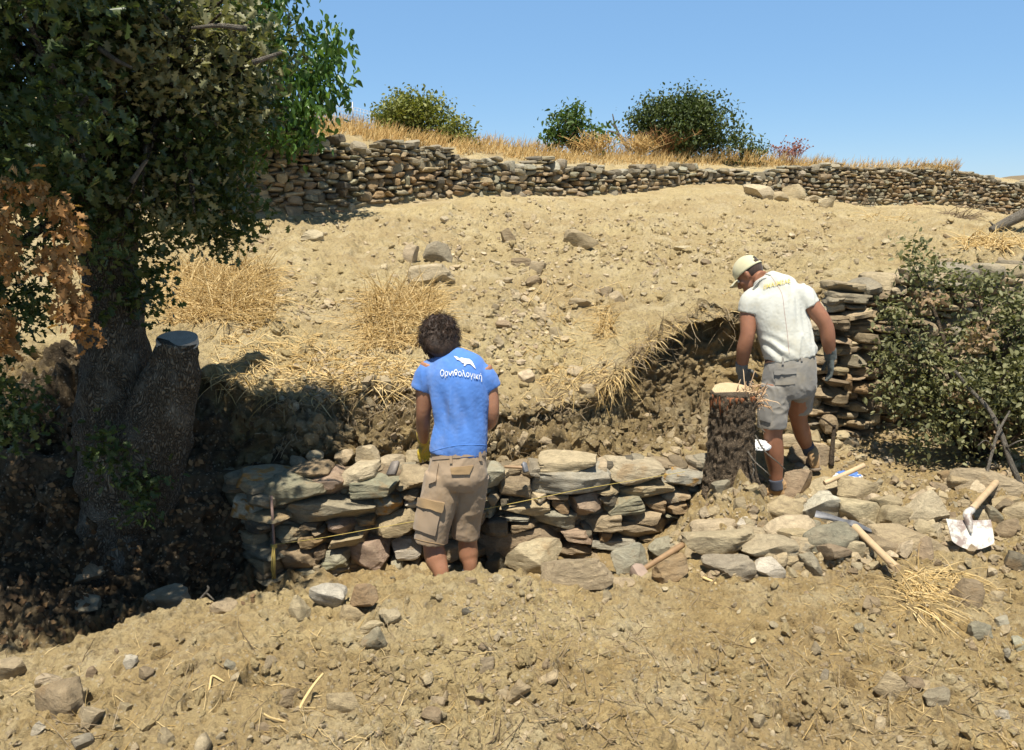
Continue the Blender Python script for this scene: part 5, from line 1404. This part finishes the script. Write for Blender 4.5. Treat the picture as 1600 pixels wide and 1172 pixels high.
def polyprint(name, bvh, outline, Y, m, parent, off=.006):
    bm = bmesh.new(); vs_ = [bm.verts.new((x, -y, 0)) for x, y in outline]; bm.faces.new(vs_); bmesh.ops.triangulate(bm, faces=bm.faces)
    for _ in range(2): bmesh.ops.subdivide_edges(bm, edges=[e for e in bm.edges if e.calc_length() > 4], cuts=1); bmesh.ops.triangulate(bm, faces=bm.faces)
    bm.verts.index_update(); co = [(v.co.x, -v.co.y) for v in bm.verts]; F = np.array([[v.index for v in f.verts] for f in bm.faces]); bm.free()
    P = np.array([list(A(x, y, Y)) for x, y in co]); d = P.mean(0)-np.array(EYEV); d /= np.linalg.norm(d)
    b = Bag(); b.add(lay(bvh, P, d, off), F); return b.build(name, m, parent, smooth=False)

def mtx(c, face, up):
    y = Vector(face).normalized(); z = Vector(up); z = (z-y*z.dot(y)).normalized(); x = y.cross(z)
    return Matrix(((x.x, y.x, z.x, c[0]), (x.y, y.y, z.y, c[1]), (x.z, y.z, z.z, c[2]), (0, 0, 0, 1)))

# --- man in the blue shirt, seen from behind, in the trench
pa = thing('person', 'man in a blue T-shirt and beige cargo shorts standing in the trench, back turned', 'person', (A(705, 880, 4.62).x, 4.62, .02))
M_skA = skin_mat('tanned_skin', (.36, .175, .10)); M_skB = skin_mat('deep_tanned_skin', (.30, .135, .075))
M_blue = cloth_mat('blue_jersey', (.085, .215, .58), (.24, .30, .47), .45); M_beige = cloth_mat('beige_twill', (.36, .265, .175), (.30, .19, .085), .6, 5)
M_beige_d = cloth_mat('stained_twill', (.30, .20, .10), None)
Mh = mtx(A(685, 537, 4.80), (-.32, .72, -.62), (-.12, .62, .78))
neck = A(703, 560, 4.73)
hp, W_, R_ = head_pieces(Mh, neck)
def limb(pts, r, **k): return tube(pts, r, 14, smooth=5, **k)
kneeL, kneeR = A(677, 842, 4.62), A(731, 838, 4.70)
aL, aR = Vector((A(690, 900, 4.58).x, 4.56, .10)), Vector((A(735, 900, 4.70).x, 4.68, .10))
body = hp+[tube([A(703,556,4.74), A(710,590,4.73), A(718,650,4.70), A(718,705,4.67), A(714,745,4.65)], [.07,.16,.14,.145,.15], 20, R2=[.06,.10,.095,.105,.11], up=(1,0,.05), smooth=5),
  limb([A(672,568,4.73), A(664,600,4.72), A(662,645,4.73), A(661,668,4.80), A(662,690,4.92)], [.055,.053,.044,.043,.029]),
  limb([A(754,574,4.73), A(764,605,4.73), A(768,650,4.72), A(758,664,4.83), A(736,676,5.0)], [.055,.052,.044,.043,.029]),
  limb([A(694,735,4.65), A(684,790,4.63), kneeL, A(681,872,4.60), aL+Vector((0, 0, .12)), aL], [.095,.085,.062,.066,.046,.038]),
  limb([A(738,735,4.67), A(735,790,4.69), kneeR, A(732,866,4.70), aR+Vector((0, 0, .12)), aR], [.092,.08,.058,.060,.044,.038])]
body += hand(A(736,676,5.0), (-.6, .7, -.5), (0, -.3, -1), .8, 1, 1)
fuse('body', body, .007, M_skA, pa, 6); eyes(pa, W_, R_)
# hair: a full wavy mop
hair = [ell(W_((0, -.026, .045)), (.098, .110, .104), R_), ell(W_((0, -.07, -.03)), (.102, .066, .10), R_)]
for k in range(230):
    th = rnd.uniform(0, 6.28); el_ = rnd.uniform(-1.0, 1.5); dv = np.array([math.cos(th)*math.cos(el_), math.sin(th)*math.cos(el_), math.sin(el_)])
    if dv[1] > .55 and dv[2] < .45: continue
    p = np.array([0, -.03, .025])+dv*np.array([.100, .112, .118]); dn = np.cross(dv, np.cross([rnd.gauss(0, .7), -.4+rnd.gauss(0, .4), -.8], dv)); dn /= np.linalg.norm(dn)+1e-6; sd_ = np.cross(dn, dv)
    ph = rnd.uniform(0, 6.28); pts = [W_(p+dn*.014*s_+sd_*.011*math.sin(ph+s_*1.25)+dv*(.009*math.cos(ph+s_*1.3)-.0012*s_)) for s_ in range(6)]
    hair.append(tube(pts, [.006, .0095, .0095, .009, .007, .003], 6, smooth=2))
t = NT('brown_hair'); hc = t.mix(t.ramp(t.noise(40, 5, .7, t.obj()), [(.35, 0.), (.7, 1.)]), (.018, .012, .009), (.07, .042, .027))
t.fin(hc, .42, t.bump(t.noise(220, 3, .7, t.obj()), .003)); hb_ = fuse('hair', hair, .0045, t.m, pa, 1)
out = []
for k in range(1500):
    th = rnd.uniform(0, 6.28); el_ = rnd.uniform(-1.1, 1.5); dv = np.array([math.cos(th)*math.cos(el_), math.sin(th)*math.cos(el_), math.sin(el_)])
    if dv[1] > .5 and dv[2] < .45: continue
    p = np.array([0, -.03, .022])+dv*np.array([.104, .117, .122]); dn = np.cross(dv, np.cross([rnd.gauss(0, .6), -.4+rnd.gauss(0, .4), -.9], dv)); dn /= np.linalg.norm(dn)+1e-6; sd_ = np.cross(dn, dv); ph = rnd.uniform(0, 6.28)
    out.append([W_(p+dn*.017*s_+sd_*.008*math.sin(ph+s_*1.1)+dv*(.005*math.sin(ph*2+s_*1.2)+.0006*s_)) for s_ in range(6)])
V, F = strands(np.array(out), np.array([[.0011, .0013, .0012, .0011, .0009, .0003]])); b = Bag(); b.add(V, F); kind(b.build('loose_hair', t.m, pa), 'stuff')
shirt = [tube([A(717,706,4.67), A(718,690,4.67), A(720,655,4.69), A(716,612,4.71), A(712,590,4.725), A(709,575,4.74), A(706,563,4.75), A(704,554,4.757), A(703,547,4.765)], [.168,.165,.157,.172,.184,.180,.150,.108,.070], 40, R2=[.128,.126,.12,.128,.126,.118,.104,.088,.07], up=(1,0,.07), smooth=8, power=2.3),
         tube([A(684,578,4.73), A(671,585,4.73), A(660,610,4.725)], [.074,.076,.068], 20, smooth=6), tube([A(740,583,4.73), A(756,590,4.73), A(767,608,4.735)], [.074,.074,.066], 20, smooth=6)]
def shirt_disp(V, N):
    f = cloth_disp(.012, 9, 31, (1.7, 1, .2))(V, N)
    z0 = A(718, 700, 4.67).z; low = np.clip((z0+.16-V[:, 2])/.16, 0, 1)
    f = f+.011*low*np.sin(V[:, 0]*34+3*V[:, 2]+1.2)*np.clip(vnoise(V*4, 8)+.6, 0, 1)
    fan = np.sin(V[:, 0]*62+(V[:, 2]-z0)*14)*np.clip((V[:, 2]-z0-.12)/.1, 0, 1)*np.clip((z0+.40-V[:, 2])/.12, 0, 1)
    return f+.008*fan-.006*np.exp(-((V[:, 2]-z0-.012)/.006)**2)*0
so = fuse('shirt', shirt, .0065, M_blue, pa, 7, shirt_disp); sbv = wbvh(so)
M_print = plain('white_print', (.80, .80, .78), .7)
arc = lambda u, v: (690+61*u, 599.5+9*u-6*math.sin(u*3.14)*.6-13.5*v)
lettering('lettering', 'Ορνιθολογική', sbv, lambda u, v: (688+64*u, 586+6*u+2-13.5*v-3*math.sin(3.14*u)), 1, 4.6, M_print, so) .location = (0, 0, 0)
bird = [(709,557),(714,558),(717,560.5),(721,559.5),(727,561),(733,561.5),(737,565),(740,570),(743,577),(739,573.5),(735,569.5),(731,568.5),(728,570),(726,572.5),(724,571.5),(726,568.5),(722,567.5),(718,563.5),(714,562.5)]
polyprint('bird_print', sbv, bird, 4.6, M_print, so)
seam('hem_stitch', sbv, [(673,706),(690,701),(715,696),(745,695),(764,696)], 4.6, cloth_mat('blue_hem', (.11, .27, .66)), so, .0015, .0005)
for c in so.children: c.location = -Vector(pa.location)
shorts = [tube([A(718,697,4.665), A(717,715,4.66), A(715,742,4.65), A(714,760,4.65)], [.155,.163,.172,.15], 30, R2=[.115,.125,.13,.11], up=(1,0,.05), smooth=5),
          tube([A(694,742,4.65), A(686,780,4.635), A(677,815,4.62), A(673,846,4.615)], [.112,.108,.104,.100], 24, smooth=6), tube([A(737,742,4.67), A(733,780,4.685), A(729,812,4.70), A(727,838,4.71)], [.106,.096,.086,.083], 24, smooth=6)]
sho = fuse('shorts', shorts, .0065, M_beige, pa, 7, cloth_disp(.0085, 12, 51, (1, 1, .7), .001)); hbv = wbvh(sho)
def cargo(quads, Y, bv, owner, root, m, mf):
    out = []
    for (nm, q, off, lift) in quads: out.append(patch(nm, bv, q, Y, mf if nm.endswith('flap') else m, owner, off, top_lift=lift))
    return out
cargo([('cargo_pocket', [(655,782),(690,790),(679,836),(648,826)], .012, 0), ('pocket_flap', [(653,777),(694,785),(690,800),(652,790)], .017, .008), ('pocket_flap', [(704,731),(739,727),(733,741),(706,741)], .006, .006), ('side_pocket', [(673,728),(686,724),(681,752),(670,756)], .006, .01)], 4.6, hbv, sho, pa, M_beige, M_beige_d)
patch('waistband', hbv, [(676,714),(762,704),(762,711),(676,719)], 4.6, cloth_mat('waistband', (.30, .22, .15)), sho, .005, 22, 4)
for q in ([(703,712),(707,712),(707,724),(703,724)], [(746,706),(750,706),(752,720),(748,720)]): patch('belt_loop', hbv, q, 4.6, M_beige, sho, .010, 3, 6)
seam('hem_stitch', hbv, [(646,841),(660,845),(680,849),(698,852)], 4.6, M_beige_d, sho, .002, .001)
for c in sho.children: c.location = -Vector(pa.location)
M_yel = cloth_mat('yellow_glove', (.62, .43, .04), (.10, .12, .09), .8, 22)
gl = hand(A(662,688,4.93), (-.05, .62, -.75), (.6, -.1, -.6), .55, 1.12, -1); gl.append(tube([A(661,676,4.87), A(661,681,4.89), A(662,690,4.93)], [.041, .040, .037], 16, smooth=3))
fuse('glove', gl, .005, M_yel, pa, 3, cloth_disp(.003, 30, 3, (1, 1, 1)))
M_boot = cloth_mat('tan_leather', (.40, .25, .115), (.22, .14, .07), .6, 9, 300); M_sole = plain('sole_rubber', (.22, .17, .12), .8, 80, .002)
M_sock = cloth_mat('dark_sock', (.06, .065, .085))
for a in (aL, aR):
    h = Vector((a.x+.0, a.y-.07, .0)); boot(pa, h, h+Vector((-.03, .27, 0)), a+Vector((0, 0, .05)), (0, 0, 1), M_boot, M_sole)
    fuse('sock', [tube([a, a+Vector((0, 0, .09))], [.045, .05], 14)], .008, M_sock, pa, 2)

# --- man in the white shirt and cap
pb = thing('person', 'man in white shirt, pale yellow cap and grey shorts bending beside the tall stump', 'person', (A(1220, 780, 5.72).x, 5.72, .35))
neckb = A(1192, 437, 5.88)
fc = Vector((-.62, .42, -.66)); Mb = mtx(A(1171, 430, 5.97), fc, (-.42, .40, .80))
hp, W2, R2_ = head_pieces(Mb, neckb)
g1 = hit(1208, 781)[0]; Yf = min(max(g1.y, 5.5), 5.9)
ankL = A(1213, 757, 5.70); ankR = A(1264, 707, 6.12)
body = hp+[tube([neckb, A(1207,460,5.85), A(1218,505,5.80), A(1230,545,5.76), A(1234,585,5.73), A(1232,610,5.72)], [.07,.17,.16,.15,.165,.14], 20, R2=[.06,.10,.10,.105,.115,.10], up=(1,0,.12), smooth=5),
  limb([A(1176,466,5.84), A(1170,490,5.82), A(1168,522,5.78), A(1162,548,5.80), A(1159,578,5.86)], [.064,.064,.053,.052,.036]),
  limb([A(1250,458,5.82), A(1268,478,5.78), A(1289,506,5.74), A(1294,530,5.74), A(1297,556,5.77)], [.064,.062,.052,.05,.035]),
  limb([A(1214,600,5.72), A(1209,640,5.70), A(1208,675,5.68), A(1209,705,5.69), A(1212,735,5.70), ankL], [.105,.09,.066,.070,.052,.043]),
  limb([A(1250,600,5.80), A(1247,635,5.88), A(1248,655,5.92), A(1254,678,6.02), A(1260,696,6.10), ankR], [.10,.085,.062,.062,.046,.040])]
fuse('body', body, .0075, M_skB, pb, 6); eyes(pb, W2, R2_)
hair = [ell(W2((0, -.03, .03)), (.079, .087, .092), R2_)]
fuse('hair', hair, .006, cloth_mat('cropped_hair', (.05, .032, .024), (.12, .075, .055), .6, 60), pb, 1)
# cap: a shell with the rear opening, its strap, the brim
M_cap = cloth_mat('pale_yellow_cap', (.62, .57, .36), (.44, .38, .22), .4, 8)
nt, npn = 14, 40; V = []; F = []
for i in range(nt+1):
    th = i/nt*1.62
    for j in range(npn):
        ph = j/npn*2*math.pi; V.append(W2((.087*math.sin(th)*math.cos(ph), -.012+.109*math.sin(th)*math.sin(ph), .036+.102*math.cos(th)-.01*(th > 1.5))))
for i in range(nt):
    for j in range(npn):
        ph = (j+.5)/npn*2*math.pi; th = (i+.5)/nt*1.62; back = abs(ph-1.5*math.pi)
        if back < .55 and 1.02 < th < 1.45 and back < .55*math.sqrt(max(0, (th-1.0)/.4)): continue
        F.append([i*npn+j, (i+1)*npn+j, (i+1)*npn+(j+1) % npn, i*npn+(j+1) % npn])
b = Bag(); b.add(np.array(V), np.array(F)); capo = b.build('cap', M_cap, pb)
so_ = capo.modifiers.new('s', 'SOLIDIFY'); so_.thickness = .003; so_.offset = 1
bm_ = []
for i in range(8):
    for j in range(15):
        u = (j/14-.5)*2; r = i/7; bm_.append(W2((u*.078*(1+.05*r), .075+.02*(1-u*u)+r*.082*(1-.35*u*u)-.01, .03-.012*r*r-.022*u*u)))
bm_ = np.array(bm_); nrm = R2_ @ np.array([0, 0, 1.]); i, j = np.meshgrid(np.arange(7), np.arange(14), indexing='ij'); k = i*15+j
Fq = np.stack([k, k+1, k+16, k+15], -1).reshape(-1, 4); n_ = len(bm_); rg = [j for j in range(15)]+[i*15+14 for i in range(1, 8)]+[7*15+j for j in range(13, -1, -1)]+[i*15 for i in range(6, 0, -1)]
b = Bag(); b.add(np.concatenate([bm_, bm_-nrm*.004]), np.concatenate([Fq, Fq[:, ::-1]+n_, np.array([[rg[(q+1) % len(rg)], rg[q], rg[q]+n_, rg[(q+1) % len(rg)]+n_] for q in range(len(rg))])])); o = b.build('brim', M_cap); o.parent = capo; o.location = -Vector(pb.location)
M_white = cloth_mat('white_jersey', (.56, .555, .49), (.42, .375, .26), .6, 5)
shirt = [tube([A(1236,561,5.745), A(1233,545,5.755), A(1225,515,5.79), A(1214,480,5.83), A(1208,460,5.86), A(1199,444,5.88), A(1191,432,5.89)], [.180,.182,.182,.196,.194,.125,.072], 40, R2=[.13,.13,.13,.135,.12,.10,.072], up=(1,0,.14), smooth=8, power=2.3),
         tube([A(1186,462,5.85), A(1174,472,5.83), A(1169,490,5.82)], [.078,.082,.076], 20, smooth=6), tube([A(1238,458,5.84), A(1254,464,5.81), A(1267,480,5.78)], [.08,.082,.074], 20, smooth=6)]
def wdisp(V, N):
    f = cloth_disp(.013, 10, 71, (1.7, 1, .24))(V, N); z0 = A(1236, 556, 5.74).z
    return f+.009*np.sin(V[:, 2]*70+V[:, 0]*30+2*vnoise(V*8, 3))*np.clip((z0+.2-V[:, 2])/.15, 0, 1)*np.clip(vnoise(V*5+4, 5)+.6, 0, 1)
wo = fuse('shirt', shirt, .0065, M_white, pb, 6, wdisp); wbv = wbvh(wo)
lettering('faded_lettering', 'EMASMEAE', wbv, lambda u, v: (1193.5+41*u, 452.5-13*u+3*u*u-9.5*v), 1, 5.7, plain('faded_yellow_print', (.62, .50, .16), .8), wo)
seam('back_seam', wbv, [(1204,430),(1212,442),(1222,460),(1226,490),(1230,520),(1233,552)], 5.7, plain('seam_thread', (.45, .30, .26), .8), wo, .0016, .001)
seam('collar', wbv, [(1177,436),(1183,429),(1193,427),(1204,430)], 5.75, M_white, wo, .007, .002)
for c in wo.children: c.location = -Vector(pb.location)
M_grey = cloth_mat('grey_twill', (.235, .22, .195), (.30, .245, .155), .5, 6)
shorts = [tube([A(1236,556,5.745), A(1235,575,5.735), A(1233,600,5.73), A(1232,618,5.73)], [.170,.180,.188,.16], 30, R2=[.125,.135,.14,.12], up=(1,0,.1), smooth=5),
          tube([A(1214,605,5.72), A(1209,630,5.705), A(1207,650,5.69), A(1206,668,5.685)], [.115,.108,.104,.10], 24, smooth=6), tube([A(1251,600,5.79), A(1249,618,5.85), A(1248,640,5.90)], [.112,.098,.088], 24, smooth=6)]
go = fuse('shorts', shorts, .0065, M_grey, pb, 6, cloth_disp(.010, 14, 91, (1, 1, .8), .001)); gbv = wbvh(go)
M_grey2 = cloth_mat('grey_pocket', (.20, .187, .165))
cargo([('back_pocket', [(1211,579),(1243,577),(1242,600),(1212,602)], .005, 0), ('pocket_flap', [(1210,577),(1245,575),(1244,584),(1211,586)], .010, .004), ('cargo_pocket', [(1187,627),(1206,633),(1204,660),(1188,655)], .012, 0), ('pocket_flap', [(1185,621),(1207,626),(1206,635),(1186,629)], .016, .006)], 5.7, gbv, go, pb, M_grey, M_grey2)
patch('belt', gbv, [(1196,560),(1276,546),(1276,553),(1196,568)], 5.7, plain('leather_belt', (.10, .055, .035), .6), go, .006, 22, 4)
for q in ([(1250,553),(1253,552),(1254,564),(1251,565)], [(1222,557),(1225,557),(1225,570),(1222,570)]): patch('belt_loop', gbv, q, 5.7, M_grey, go, .011, 3, 6)
for c in go.children: c.location = -Vector(pb.location)
M_gl1 = cloth_mat('grey_glove', (.20, .195, .175), (.10, .10, .095), .6, 20); M_gl2 = cloth_mat('dark_glove', (.075, .09, .085), (.18, .17, .13), .5, 18)
gl = hand(A(1159,577,5.86), (.25, .25, -.5), (.4, -.2, -.6), .5, 1.1, 1); gl.append(tube([A(1159,566,5.83), A(1159,573,5.85), A(1159,582,5.87)], [.043, .044, .04], 14, smooth=3)); fuse('glove', gl, .005, M_gl1, pb, 3, cloth_disp(.003, 30, 3, (1, 1, 1)))
gl = hand(A(1298,556,5.775), (.06, -.05, -1), (-.9, .1, -.3), .38, 1.15, -1, .3); gl.append(tube([A(1296,545,5.76), A(1297,552,5.77), A(1298,562,5.775)], [.044, .044, .04], 14, smooth=3)); fuse('glove', gl, .005, M_gl2, pb, 3, cloth_disp(.003, 30, 6, (1, 1, 1)))
boot(pb, A(1229, 778, 5.68), A(1184, 776, 5.80), ankL+Vector((0, 0, .02)), (0.05, 0, 1), M_boot, M_sole)
fuse('sock', [tube([A(1214,765,5.70), A(1212,748,5.70)], [.048, .052], 14)], .008, M_sock, pb, 2)
boot(pb, A(1276, 736, 6.0), A(1268, 724, 6.26), A(1266,700,6.13), (-.1, .35, .95), M_boot, M_sole)
fuse('sock', [tube([A(1265,708,6.12), A(1261,694,6.09)], [.046, .05], 14)], .008, M_sock, pb, 2)
